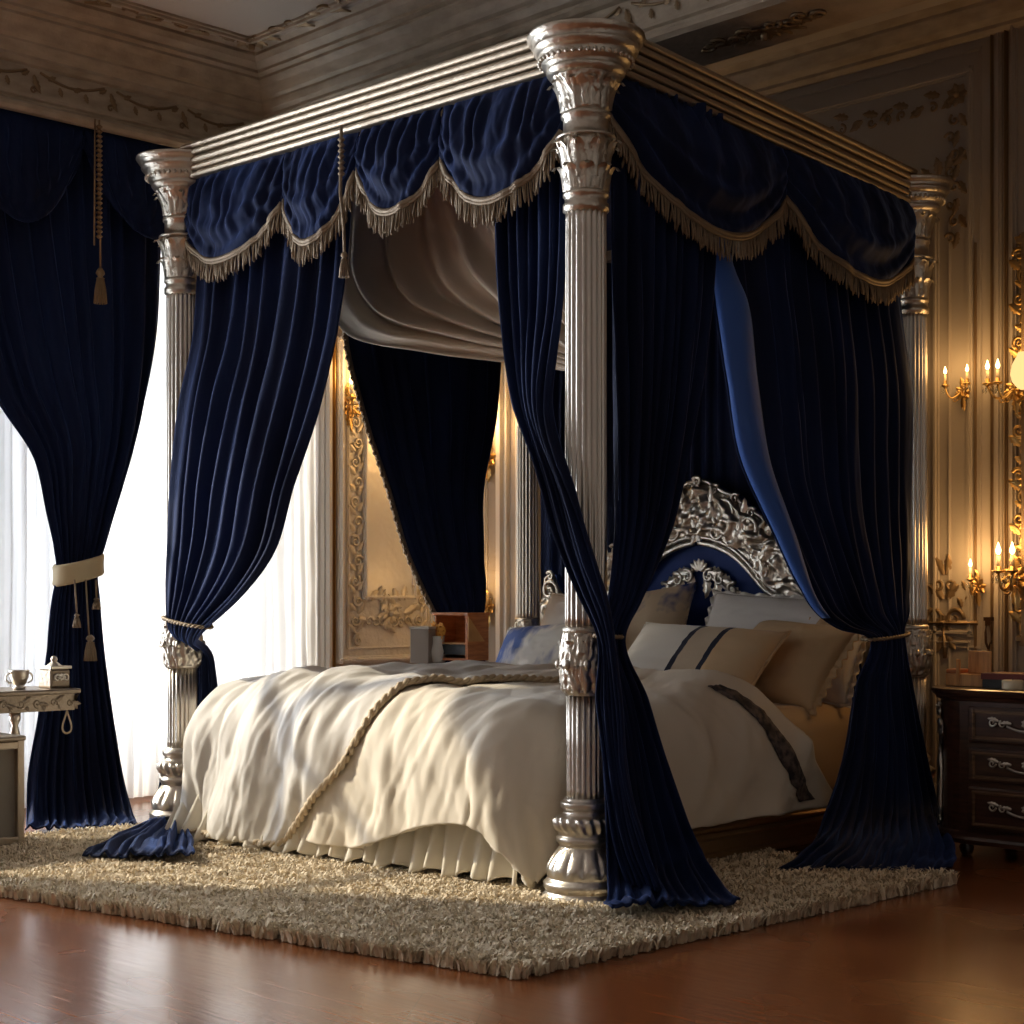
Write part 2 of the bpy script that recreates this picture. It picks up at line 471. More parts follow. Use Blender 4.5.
# gilded carving in the panel's corner
o = hw()
for k in range(9):
    o.leaf(-.11 - k * .075, 3.03 + .012 * math.sin(k * 2), PI + .4 * (-1) ** k, .085, .017)
    o.scroll(-.15 - k * .075, 3.0, .024, 1 + k, 1.1 * (-1) ** k, .007)
for k in range(8):
    o.leaf(-.105, 2.96 - k * .07, -PI / 2 + .4 * (-1) ** k, .08, .017)
    o.scroll(-.125 - .02 * (k % 2), 2.93 - k * .07, .026, 2 + k, 1.1 * (-1) ** k, .007)
o.flower(-.11, 3.03, .05)
for k in range(5): o.leaf(-.26 + .03 * k, 2.66 + .02 * k, 2.5 - .5 * k, .09, .02)
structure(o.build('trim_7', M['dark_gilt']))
# low carved bracket beside the far right post
o = hw()
for s in (-1, 1):
    o.scroll(-.17 + s * .045, .86, .045, PI / 2 - s * PI / 2, s * 1.3, .011)
    o.scroll(-.17 + s * .03, 1.0, .03, PI / 2 - s * PI / 2, -s * 1.2, .009)
    o.leaf(-.17, .80, -PI / 2 + s * .5, .09, .02); o.leaf(-.17, .93, PI / 2 + s * .7, .1, .022)
    o.leaf(-.17, 1.03, PI / 2 + s * .35, .1, .018)
o.strip([(-.29, .84), (-.03, .84)], .02, .02); o.flower(-.17, .84, .04)
o.strip([(-.17, .70), (-.17, .80)], .016, .016)
for k in range(4): o.leaf(-.09 + .01 * k, .9 + .035 * k, 1.2 + (-1) ** k * .6, .05, .013)
structure(o.build('trim_8', M['dark_gilt']))
# pale dado field below
o = hw(); rect(o, -.31, -.06, .08, .76, .018, .01); structure(o.build('trim_9', M['wall_paint'], smooth=False))
# pilasters in the far corner of the alcove
o = hw()
for x, w, h in ((-3.28, .08, .05), (-3.02, .05, .03), (-2.93, .02, .02), (-2.80, .09, .045), (-2.69, .03, .02), (-2.60, .11, .06), (-2.45, .03, .02)):
    o.strip([(x, .02), (x, 3.2)], w, h)
structure(o.build('trim_10', M['pier_paint'], smooth=False))
# pier mouldings on the window wall
lw = lambda: Orn((XL, 0, 0), (0, 1, 0), (0, 0, 1), (1, 0, 0))
o = lw()
for y, w, h in ((1.44, .03, .03), (1.63, .06, .05), (2.33, .05, .03)): o.strip([(y, .02), (y, 2.95)], w, h)
structure(o.build('trim_11', M['pier_paint'], smooth=False))
o = lw()
for y, w, h in ((1.475, .012, .02), (1.675, .014, .03)): o.strip([(y, .02), (y, 2.95)], w, h)
structure(o.build('trim_12', M['gilt'], smooth=False))
# friezes: gilt garlands on the pelmet and on the lintel
o = Orn((-2.788, 0, 0), (0, 1, 0), (0, 0, 1), (1, 0, 0))
for k in range(7):
    y0 = -1.75 + k * .36
    t = np.linspace(0, 1, 14)
    o.tube(np.stack([y0 + t * .3, 3.12 - .035 * np.sin(PI * t)], 1), .006, .004)
    for q in range(5): o.leaf(y0 + .03 + q * .06, 3.105 - .03 * math.sin(PI * (q + .5) / 5), -.6 + (-1) ** q * .9, .045, .011)
    o.leaf(y0 - .03, 3.115, -PI / 2 + .2, .09, .014); o.scroll(y0 - .03, 3.04, .018, 0, 1.2, .006)
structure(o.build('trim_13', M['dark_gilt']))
o = Orn((0, .838, 0), (1, 0, 0), (0, 0, 1), (0, -1, 0))
for k in range(14):
    x0 = -2.7 + k * .36
    t = np.linspace(0, 1, 14)
    o.tube(np.stack([x0 + t * .3, 3.12 - .035 * np.sin(PI * t)], 1), .006, .004)
    for q in range(5): o.leaf(x0 + .03 + q * .06, 3.105 - .03 * math.sin(PI * (q + .5) / 5), -.6 + (-1) ** q * .9, .045, .011)
    o.leaf(x0 - .03, 3.115, -PI / 2 + .2, .09, .014)
structure(o.build('trim_14', M['dark_gilt']))
# gilded cartouche under the lintel, corner carving on the ceiling
o = Orn((0, .99, 2.94), (1, 0, 0), (0, 1, 0), (0, 0, -1))
for s in (-1, 1):
    for k in range(4):
        o.leaf(-.06 + s * .05 * k, .02 * (k % 2), PI / 2 - s * (PI / 2 - .5 + k * .3), .10, .022)
        o.scroll(-.06 + s * .06 * (k + 1), -.04 + .03 * (k % 2), .035, k, s * 1.2, .01)
o.flower(-.06, 0, .06)
structure(o.build('trim_15', M['dark_gilt']))
o = Orn((-2.5, .56, ZC), (1, 0, 0), (0, 1, 0), (0, 0, -1))
for k in range(6):
    o.leaf(.05 + k * .12, -.03, .3 * (-1) ** k, .13, .026); o.scroll(.1 + k * .12, -.05, .035, k, 1.2 * (-1) ** k, .009)
    o.leaf(-.02, -.08 - k * .12, -PI / 2 + .3 * (-1) ** k, .13, .026); o.scroll(.0, -.13 - k * .12, .035, k, 1.2 * (-1) ** k, .009)
o.flower(.03, -.03, .07)
structure(o.build('trim_16', M['dark_gilt']))
o = Orn((-2.46, .52, ZC), (1, 0, 0), (0, 1, 0), (0, 0, -1))
o.strip([(0, -6), (0, 0), (6.6, 0)], .05, .02)
structure(o.build('trim_17', M['cornice_paint'], smooth=False))
b = MB()
b.box(XL, XR, YH - .02, YH, 0, .16); structure(b.build('baseboard_back', M['pier_paint'], smooth=False))
b = MB(); b.box(XL, XL + .02, 1.36, YH - .02, 0, .16); structure(b.build('baseboard_left', M['pier_paint'], smooth=False))

# ------------------------------------------------------------------ cloth builders
def cloth_grid(name, P, mat, parent=None, thick=.006, smooth=True):
    nv, nu = P.shape[:2]
    o = from_arrays(name, P.reshape(-1, 3), grid_faces(nv, nu), mat, parent, smooth)
    if thick:
        m = o.modifiers.new('thickness', 'SOLIDIFY'); m.thickness = thick; m.offset = 0
    return o

def normals(P):
    du = np.gradient(P, axis=1); dv = np.gradient(P, axis=0)
    N = np.cross(du, dv)
    N /= np.linalg.norm(N, axis=2)[:, :, None] + 1e-9
    return N

def drape(keys, folds, amp, nv=120, nu=None, seed=0, ampk=None, sharpness=.35, wrinkle=.006, zmin=None, edge_in=0):
    """sheet between two edge curves (left, right), with folds running down it"""
    Lk = np.array([k[0] for k in keys], float); Rk = np.array([k[1] for k in keys], float)
    c = (Lk + Rk) / 2
    ts = np.concatenate([[0], np.cumsum(np.linalg.norm(np.diff(c, axis=0), axis=1) + .02)])
    ts /= ts[-1]
    t = np.linspace(0, 1, nv)
    Lc, Rc = hermite(ts, Lk, t), hermite(ts, Rk, t)
    nu = nu or folds * 14
    u = np.linspace(0, 1, nu)
    P = Lc[:, None] + (Rc - Lc)[:, None] * u[None, :, None]
    N = normals(P)
    # smooth the normals along the length
    for _ in range(6):
        N[1:-1] = (N[:-2] + 2 * N[1:-1] + N[2:]) / 4
    N /= np.linalg.norm(N, axis=2)[:, :, None] + 1e-9
    A = np.interp(t, ts, ampk if ampk is not None else [1] * len(keys)) * amp
    U, T = np.meshgrid(u, t)
    wu = U + (.55 / folds) * pn(U * folds * .42 + seed, T * 1.1, seed) + (.22 / folds) * pn(U * folds * .9, T * 2.2, seed + 5)
    ph = 2 * PI * folds * wu
    w = np.sin(ph) + sharpness * np.sin(2 * ph + 1.1) * .6 + .45 * np.sin(ph * .43 + seed)
    mod = np.clip(.62 + .85 * pn(U * folds * .5, T * 1.2, seed + 9) + .3 * pn(U * folds * 1.3, T * 2.5, seed + 19), .12, 1.5)
    D = A[:, None] * w * mod * np.minimum(1, np.minimum(U, 1 - U) * folds * 2 + .3)
    D += wrinkle * fbm(U * folds * 1.6, T * 6, seed + 3)
    D += wrinkle * 1.2 * ridge(U * folds * .7 + 2 * T, T * 5 - U * 2, seed + 33, 1) * np.clip(T * 1.5, .2, 1)
    P = P + N * D[:, :, None]
    if zmin is not None:
        pool = np.clip((T - .88) / .12, 0, 1)
        P[:, :, 2] += .05 * pool * np.clip(.15 + pn(P[:, :, 0] * 4.5 + seed, P[:, :, 1] * 4.5, seed), 0, 1)
        P[:, :, 0] += .03 * pool * pn(P[:, :, 0] * 5, P[:, :, 1] * 5, seed + 40); P[:, :, 1] += .03 * pool * pn(P[:, :, 0] * 5, P[:, :, 1] * 5, seed + 50)
        P[:, :, 2] = np.maximum(P[:, :, 2], zmin + .012 * np.abs(pn(P[:, :, 0] * 4, P[:, :, 1] * 4, seed)))
    return P, (Lc, Rc, t, ts)

def rope(name, pts, r, mat, parent=None, twist=True):
    P = np.asarray(pts, float)
    b = MB()
    if not twist:
        b.tube(P, r, 8)
    else:
        T = np.gradient(P, axis=0); T /= np.linalg.norm(T, axis=1)[:, None] + 1e-9
        s = np.concatenate([[0], np.cumsum(np.linalg.norm(np.diff(P, axis=0), axis=1))])
        n = max(30, int(s[-1] / (r * 1.1)))
        ss = np.linspace(0, s[-1], n)
        Q = np.stack([np.interp(ss, s, P[:, k]) for k in range(3)], 1)
        TT = np.gradient(Q, axis=0); TT /= np.linalg.norm(TT, axis=1)[:, None] + 1e-9
        up = np.array((.12, .21, .97)); A = np.cross(TT, up); A /= np.linalg.norm(A, axis=1)[:, None]
        B = np.cross(A, TT)
        for k in range(2):
            ph = ss / (r * 5) * 2 * PI + k * PI
            b.tube(Q + (A * np.cos(ph)[:, None] + B * np.sin(ph)[:, None]) * r * .55, r * .62, 6)
    return b.build(name, mat, parent)

def tie_ring(name, Lp, Rp, depth, r, mat, parent, out=(0, -1, 0)):
    Lp, Rp = np.array(Lp, float), np.array(Rp, float)
    c = (Lp + Rp) / 2; a = (Rp - Lp) / 2 * 1.12; n = np.array(out, float) * depth
    t = np.linspace(0, 2 * PI, 40)
    P = c + np.cos(t)[:, None] * a + np.sin(t)[:, None] * n
    return rope(name, P, r, mat, parent)

# ------------------------------------------------------------------ window curtain, sheers
KW = [((-2.92, -.707, 2.99), (-2.92, .359, 2.97)), ((-2.91, -.656, 2.469), (-2.91, .353, 2.545)), ((-2.88, -.459, 1.766), (-2.88, .294, 2.0)),
      ((-2.84, -.312, 1.527), (-2.84, .2, 1.703)), ((-2.82, -.264, 1.303), (-2.82, .098, 1.412)), ((-2.8, -.238, 1.144), (-2.8, .012, 1.184)),
      ((-2.78, -.236, 1.06), (-2.78, -.038, 1.063)), ((-2.78, -.258, .927), (-2.78, -.029, .926)), ((-2.78, -.286, .686), (-2.78, -.004, .679)),
      ((-2.78, -.322, .439), (-2.78, .039, .42)), ((-2.76, -.378, .196), (-2.76, .081, .161)), ((-2.74, -.39, .06), (-2.62, .03, .05)),
      ((-2.543, -.50, .03), (-2.294, -.159, .03))]
P, info = drape(KW, 11, .028, nv=150, seed=3, ampk=[1, 1, 1, 1, .8, .7, .6, .7, .9, 1, 1, .7, .3], zmin=.008)
wc = cloth_grid('window_curtain', P, M['navy_velvet'])
tag(wc, 'long navy velvet window curtain gathered by a wide cream band', 'curtain')
def band(name, Lp, Rp, depth, h, mat, parent, out, tilt=0):
    Lp, Rp = np.array(Lp, float), np.array(Rp, float)
    c = (Lp + Rp) / 2; a = (Rp - Lp) / 2 * 1.0; n = np.array(out, float) * depth
    t = np.linspace(0, 2 * PI, 49)
    V = []
    for z, s in ((-1, 1), (-.8, 1.05), (-.3, 1.02), (.3, 1.02), (.8, 1.05), (1, 1)):
        V.append(c + (np.cos(t)[:, None] * a + np.sin(t)[:, None] * n) * s + np.outer(.5 * h * z + tilt * np.cos(t), (0, 0, 1)))
    return cloth_grid(name, np.array(V), mat, parent, .008)
band('tieback', (-2.78, -.24, 1.055), (-2.78, -.03, 1.07), .075, .085, M['cream_band'], wc, (1, 0, 0), .02)
def tassel(b, x, y, z, ln, r):
    b.lathe([(z, r * .25), (z - ln * .08, r * .6), (z - ln * .16, r * .75), (z - ln * .25, r * .35), (z - ln * .3, r * .7)], 10, (x, y))
    n = 14
    for k in range(n):
        a = 2 * PI * k / n
        b.tube([(x + r * .4 * math.cos(a), y + r * .4 * math.sin(a), z - ln * .28), (x + r * .75 * math.cos(a), y + r * .75 * math.sin(a), z - ln * .6),
                (x + r * .95 * math.cos(a), y + r * .95 * math.sin(a), z - ln)], r * .16, 4)
b = MB()
b.tube([(-2.70, -.10, 1.02), (-2.695, -.10, .94)], .005, 5); tassel(b, -2.695, -.10, .945, .05, .018)
b.tube([(-2.70, -.20, 1.02), (-2.69, -.195, .88)], .004, 5); tassel(b, -2.69, -.195, .88, .06, .016)
b.tube([(-2.695, -.15, 1.02), (-2.685, -.14, .78)], .004, 5); tassel(b, -2.685, -.135, .79, .11, .026)
b.build('tassel', M['bullion'], wc)

# pelmet swag, dark, high up over the window
def swag_surface(p0, p1, out, ztop0, ztop1, d0, d1, dm, nu=90, nv=46, bulge=.09, pleats=8, seed=0, power=.75, cond=.45, skew=0, pleat_amp=.013, fold_amp=.012):
    p0, p1, out = np.array(p0, float), np.array(p1, float), np.array(out, float)
    u = np.linspace(0, 1, nu); v = np.linspace(0, 1, nv)
    U, V = np.meshgrid(u, v)
    us = np.clip(U + skew * U * (1 - U), 0, 1)
    sag = np.sin(PI * us) ** power
    D = d0 * (1 - U) + d1 * U; D = D + (dm - np.minimum(d0, d1)) * sag
    base = p0[None, None] + (p1 - p0)[None, None] * U[:, :, None]
    zt = ztop0 * (1 - U) + ztop1 * U
    P = base.copy(); P[:, :, 2] = zt - D * V
    wu = U + .03 * pn(U * 6, V * 1.5, seed)
    ss = lambda a, b_, x: (lambda t: t * t * (3 - 2 * t))(np.clip((x - a) / (b_ - a), 0, 1))
    wu = wu + .05 * pn(U * pleats * .5, V * 1.2, seed + 21)
    mod = np.clip(.7 + .8 * pn(U * pleats * .6, V * 1.5, seed + 31), .15, 1.4)
    pl = pleat_amp * np.sin(2 * PI * pleats * (.5 + (wu - .5) * (1 + .25 * V))) * mod * (1 - .8 * ss(.35, .95, V)) * ss(.05, .26, V)
    c = V + cond * (1 - sag) * V + .06 * pn(U * 2.5, V * 2, seed + 4)
    fo = fold_amp * np.sin(2 * PI * 3.2 * c) * ss(.35, .8, V) * (.3 + .7 * sag)
    fine = .007 * fbm(U * 16, V * 3, seed + 8)
    B = bulge * np.sin(PI * np.clip(V, 0, 1) * .78) ** 1.0 * (.25 + .75 * sag)
    off = B + pl + fo + fine * np.minimum(1, V * 8)
    P += off[:, :, None] * out[None, None]
    return P

def fringe_on(name, edge, out, ln, mat, parent, per_m=150, seed=0):
    edge = np.asarray(edge, float); out = np.array(out, float)
    s = np.concatenate([[0], np.cumsum(np.linalg.norm(np.diff(edge, axis=0), axis=1))])
    r_ = np.random.default_rng(seed)
    b = MB()
    E = edge + out * .008
    b.tube(E, .007, 6, 1.4); b.tube(E + np.array((0, 0, -.012)), .006, 6)
    n = int(s[-1] * per_m)
    for k in range(n):
        ss = s[-1] * (k + .5) / n
        p = np.array([np.interp(ss, s, E[:, q]) for q in range(3)])
        l = ln * r_.uniform(.8, 1.1); j = r_.normal(0, .005, 3); j[2] = 0
        w = .0030 * r_.uniform(.8, 1.25)
        b.tube([p + (0, 0, -.012), p + j * .5 + (0, 0, -l * .5), p + j + (0, 0, -l * .82), p + j * 1.2 + (0, 0, -l)], [w * .7, w, w * 1.35, w * .5], 4)
    return b.build(name, mat, parent)

P = swag_surface((-2.825, -.62, 0), (-2.825, -.09, 0), (1, 0, 0), 2.965, 2.965, .2, .1, .42, seed=1, bulge=.03)
s1 = tag(cloth_grid('pelmet_swag', P, M['navy_velvet']), 'dark navy swag under the pelmet left of the hanging braid', 'swag', 'swags under the window pelmet')
P = swag_surface((-2.825, -.09, 0), (-2.825, .40, 0), (1, 0, 0), 2.965, 2.965, .1, .35, .30, seed=2, bulge=.03)
s2 = tag(cloth_grid('pelmet_swag', P, M['navy_velvet']), 'dark navy swag under the pelmet between hanging braid and near bedpost', 'swag', 'swags under the window pelmet')
b = MB()
for k in range(24): b.lathe([(2.93 - k * .02 - .018, .006), (2.93 - k * .02 - .009, .015), (2.93 - k * .02, .006)], 8, (-2.69, -.09))
b.tube([(-2.69, -.09, 2.95), (-2.69, -.085, 2.30)], .004, 5); b.tube([(-2.69, -.11, 2.95), (-2.688, -.115, 2.42)], .004, 5)
tassel(b, -2.69, -.085, 2.33, .15, .026)
tag(b.build('braid_tassel', M['dark_gilt']), 'old gold braid with a tassel hanging from the pelmet over the window curtain', 'tassel')

# sheer voile behind
for k, (y0, y1) in enumerate(((-.42, .52), (.50, 1.47))):
    keys = [((-3.2, y0, 2.95), (-3.2, y1, 2.95)), ((-3.2, y0, 1.6), (-3.2, y1, 1.6)), ((-3.2, y0, .02), (-3.2, y1, .02))]
    P, _ = drape(keys, 15, .022, nv=40, seed=20 + k, sharpness=.6)
    so = cloth_grid('sheer_curtain', P, M['sheer_voile'], thick=0)
    tag(so, ('white sheer voile panel glowing behind the navy window curtain', 'white sheer voile panel glowing between near bedpost and mirror pier')[k], 'sheer curtain', 'sheer voile panels on the window')

# ------------------------------------------------------------------ bed: frame
bed = empty('four_poster_bed', (-1.15, 1.0, 0))
tag(bed, 'grand silver four poster bed with fluted posts and carved blue headboard', 'bed')
BED = Vector((-1.15, 1.0, 0))
def bedpart(o):
    """world-built mesh becomes a bed part"""
    o.location = o.location - BED
    return o

BASE = [(.0, .134), (.035, .135), (.042, .128), (.05, .124), (.058, .130), (.075, .131), (.082, .124), (.09, .118), (.096, .120), (.12, .116), (.15, .100), (.178, .086), (.186, .080),
        (.194, .084), (.203, .092), (.214, .092), (.22, .084), (.232, .088), (.25, .098), (.266, .100), (.276, .094), (.284, .076), (.292, .069), (.300, .070), (.306, .078), (.322, .079), (.328, .071), (.337, .065)]
def densify(prof, n):
    z = np.array([p[0] for p in prof]); r = np.array([p[1] for p in prof])
    t = np.linspace(0, len(prof) - 1, n)
    return list(zip(np.interp(t, range(len(prof)), z), np.interp(t, range(len(prof)), r)))
def petals(r, t, z):
    if .096 < z < .18:
        a = abs(math.sin(t * 7)) ** .6
        return r + .010 * a * math.sin(PI * (z - .096) / .084)
    if .232 < z < .276: return r + .005 * math.sin(t * 20 + z * 60)
    return r
b = MB(); b.lathe(densify(BASE, 84), 140, rfun=petals); base_me = b.build('post_base', M['silver'])
flute = lambda r, t, z: r * (1 - .13 * (1 - abs(math.cos(t * 10)) ** .8) * min(1, (z - .335) / .02 if z < .5 else (2.165 - z) / .02))
b = MB()
b.lathe([(.335, .0605), (.36, .0605), (.5, .0605), (.66, .0605)], 200, rfun=flute)
b.lathe([(.86, .065), (.9, .065), (1.5, .0645), (2.1, .0635), (2.14, .0635), (2.165, .0635)], 200, rfun=flute)
shaft_me = b.build('post', M['silver'])
def rich(seed, amp, f=7):
    def fn(prof, nz, nt, zs=.05):
        zz = np.linspace(prof[0][0], prof[-1][0], nz)
        rr = np.interp(zz, [p[0] for p in prof], [p[1] for p in prof])
        th = np.linspace(0, 2 * PI, nt, endpoint=False)
        T, Z = np.meshgrid(th, zz)
        fade = np.minimum(1, np.minimum(Z - zz[0], zz[-1] - Z) / .012)
        h = .6 * np.clip(ridge(np.cos(T) * f * .55, np.sin(T) * f * .55, Z / zs + seed), -1, 1) + .4 * np.abs(np.sin(T * 6 + 14 * Z)) - .3
        Rr = rr[:, None] + amp * h * fade
        V = np.stack([Rr * np.cos(T), Rr * np.sin(T), Z], 2).reshape(-1, 3)
        Fc = grid_faces(nz, nt, True) + [tuple(range(nt - 1, -1, -1)), tuple((nz - 1) * nt + k for k in range(nt))]
        return V, Fc
    return fn
def acanthus_ring(b, z0, z1, r0, r1, n, wd, phase=0, curl=.018):
    for k in range(n):
        a = 2 * PI * (k + phase) / n
        V = []
        m_ = 10
        for i in range(m_):
            t = i / (m_ - 1)
            z = z0 + (z1 - z0) * min(1, t * 1.12) - (.02 * max(0, t - .8) / .2)
            r = r0 + (r1 - r0) * t ** 1.5 + curl * max(0, t - .6) / .4
            w = wd * (math.sin(PI * (.12 + .86 * t)) ** .7) * (1 + .2 * math.sin(t * 20))
            for s in (-1, -.5, 0, .5, 1):
                rr = r + .008 * (1 - abs(s)) - .004 * (abs(s) == .5)
                aa = a + w * s / max(r, .02)
                V.append((rr * math.cos(aa), rr * math.sin(aa), z))
        b.add(V, grid_faces(m_, 5))
def volutes(b, z, r, n, rad, th, phase=.5):
    for k in range(n):
        a = 2 * PI * (k + phase) / n
        ur = np.array((math.cos(a), math.sin(a), 0)); uz = np.array((0, 0, 1.))
        p = spiral(0, 0, rad, rad * .15, -PI / 2, 1.4, 22)
        P3 = ur * (r + p[:, :1]) + uz * (z + p[:, 1:2])
        b.tube(P3, np.linspace(th, th * .5, 22), 6, 1, np.cross(ur, uz))
b = MB()
V, Fc = rich(2, .011)([(.655, .062), (.675, .070), (.70, .074), (.75, .078), (.79, .076), (.83, .069), (.86, .065)], 60, 120)
b.add(V, Fc)
b.lathe([(.655, .063), (.66, .069), (.672, .069), (.677, .063)], 40); b.lathe([(.845, .065), (.852, .072), (.864, .072), (.87, .064)], 40)
for k in range(8):
    a = 2 * PI * k / 8
    b.lathe([(.735, .003), (.742, .011), (.752, .013), (.762, .011), (.769, .003)], 8, (.083 * math.cos(a), .083 * math.sin(a)))
acanthus_ring(b, .69, .76, .072, .080, 8, .022, .5, .006); acanthus_ring(b, .77, .835, .075, .072, 8, .020, 0, .008)
collar_me = b.build('collar', M['old_silver'])
b = MB()
b.lathe([(2.155, .062), (2.16, .064), (2.164, .071), (2.184, .071), (2.19, .065), (2.205, .065), (2.209, .071), (2.219, .071), (2.224, .063)], 48)
V, Fc = rich(5, .008)([(2.222, .062), (2.28, .066), (2.33, .072), (2.375, .080), (2.392, .076)], 50, 120); b.add(V, Fc)
acanthus_ring(b, 2.225, 2.31, .064, .080, 8, .026); acanthus_ring(b, 2.26, 2.385, .068, .092, 8, .026, .5)
volutes(b, 2.372, .078, 8, .02, .006)
b.lathe([(2.385, .09), (2.39, .094), (2.396, .09), (2.4, .070), (2.45, .070), (2.455, .077), (2.466, .077), (2.47, .069)], 48)
V, Fc = rich(8, .010)([(2.468, .068), (2.50, .072), (2.54, .084), (2.57, .102), (2.578, .108)], 50, 120); b.add(V, Fc)
acanthus_ring(b, 2.475, 2.57, .072, .102, 10, .024, 0, .012)
def nip(r, t, z): return r * (1 + .02 * math.cos(4 * t))
b.lathe([(2.572, .10), (2.58, .115), (2.592, .124), (2.600, .124), (2.606, .118), (2.613, .135), (2.632, .146), (2.640, .142), (2.646, .152), (2.66, .165), (2.668, .165),
         (2.672, .160), (2.684, .176), (2.698, .186), (2.704, .184), (2.706, .12)], 64, rfun=nip)
for k in range(40):
    a = 2 * PI * k / 40
    b.lathe([(2.618, .002), (2.622, .007), (2.63, .007), (2.634, .002)], 6, (.143 * math.cos(a), .143 * math.sin(a)))
cap_me = b.build('capital', M['old_silver'])
POSTS = [(-2.26, .035, 1.006), (0, 0, .982), (-.115, 2.06, .962), (-2.30, 2.08, .975)]
PRAD = [1, 1, .86, .95]
protos = (shaft_me, base_me, collar_me, cap_me)
for k, (px, py, sz) in enumerate(POSTS):
    sh = protos[0] if k == 0 else protos[0].copy()
    if k: COL.objects.link(sh)
    sh.parent = bed; sh.location = Vector((px, py, .0)) - BED; sh.scale = (PRAD[k], PRAD[k], sz)
    for q in protos[1:]:
        c = q if k == 0 else q.copy()
        if k: COL.objects.link(c)
        c.parent = sh; c.location = (0, 0, 0)
# canopy rails
RAIL = [(-.055, -.065), (.030, -.065)]
for zc_, rr_, xo_ in ((-.052, .012, .034), (-.026, .011, .040), (.002, .014, .044), (.030, .011, .056), (.053, .011, .064)):
    RAIL += [(xo_ - .012, zc_ - rr_)] + [(xo_ + rr_ * math.cos(a), zc_ + rr_ * math.sin(a)) for a in np.linspace(-1.3, 1.3, 7)] + [(xo_ - .012, zc_ + rr_)]
RAIL += [(.05, .066), (-.055, .066)]
RZ = [2.685, 2.635, 2.565, 2.60]
def rail_between(i, j, out):
    a, c_ = POSTS[i], POSTS[j]
    p0 = np.array((a[0], a[1], 0)); p1 = np.array((c_[0], c_[1], 0)); d = (p1 - p0) / np.linalg.norm(p1 - p0)
    b = MB()
    n = len(RAIL); V = []
    for e, z, s in ((p0, RZ[i], .10), (p1, RZ[j], -.10)):
        for (o_, zz) in RAIL: V.append(e + d * s + np.array(out) * o_ + (0, 0, z + zz))
    b.add(V, [(k, (k + 1) % n, n + (k + 1) % n, n + k) for k in range(n)] + [tuple(range(n - 1, -1, -1)), tuple(range(n, 2 * n))])
    # leaf beading along the hollow
    return bedpart(b.build('canopy_rail', M['silver_gilt'], bed, smooth=False))
rail_between(0, 1, (0, -1, 0)); rail_between(1, 2, (1, 0, 0)); rail_between(2, 3, (0, 1, 0)); rail_between(0, 3, (-1, 0, 0))
# flat tester cloth closing the canopy
b = MB(); b.box(-2.2, -.06, .05, 2.03, 2.63, 2.645)
V = np.array(b.V[0]); V[[1, 5], 2] -= .04; V[[2, 6], 2] -= .09; V[[3, 7], 2] -= .05; b.V[0] = V
bedpart(b.build('tester', M['navy_velvet'], bed, smooth=False))
# side rails and base
SR = [(-.03, .03), (.02, .03), (.03, .04), (.03, .055), (.02, .06), (.02, .10), (.028, .105), (.034, .115), (.028, .125), (.022, .128), (.03, .135), (.034, .145), (.026, .152), (-.03, .152)]
b = MB(); b.sweep((-.155, .07, 0), (-.155, 2.0, 0), (1, 0, 0), SR); bedpart(b.build('side_rail', M['rail_gilt'], bed, smooth=False))
b = MB(); b.sweep((-1.96, .09, 0), (-1.96, 2.0, 0), (-1, 0, 0), SR); bedpart(b.build('side_rail', M['rail_wood'], bed, smooth=False))
b = MB(); b.box(-1.95, -.22, .1, 1.97, .05, .14); bedpart(b.build('slat_base', M['rail_wood'], bed, smooth=False))

# ---- headboard
HX, HY = -1.165, 2.0
TOP = [(0, 1.468), (.06, 1.455), (.10, 1.43), (.15, 1.405), (.21, 1.385), (.25, 1.345), (.30, 1.32), (.35, 1.29), (.38, 1.24), (.44, 1.215), (.49, 1.18), (.53, 1.12),
       (.58, 1.07), (.63, 1.03), (.69, .99), (.75, .96), (.82, .94), (.87, 1.0), (.90, 1.06), (.94, 1.04), (.95, .95), (.95, .2)]
BOT = [(0, 1.19), (.08, 1.18), (.17, 1.15), (.25, 1.10), (.32, 1.03), (.38, .97), (.46, .93), (.56, .90), (.68, .87), (.80, .82), (.86, .72), (.88, .2)]
def xz(pts, s): return [(HX + s * x, z) for x, z in pts]
hb = MB()
outline = xz(TOP[::-1], -1) + xz(TOP[1:], 1)
n = len(outline)
V = [(x, HY + .03, z) for x, z in outline] + [(x, HY + .06, z) for x, z in outline]
hb.add(V, [tuple(range(n)), tuple(range(2 * n - 1, n - 1, -1))] + [(i, i + n, (i + 1) % n + n, (i + 1) % n) for i in range(n)])
head = bedpart(hb.build('headboard', M['navy_headboard'], bed, smooth=False))
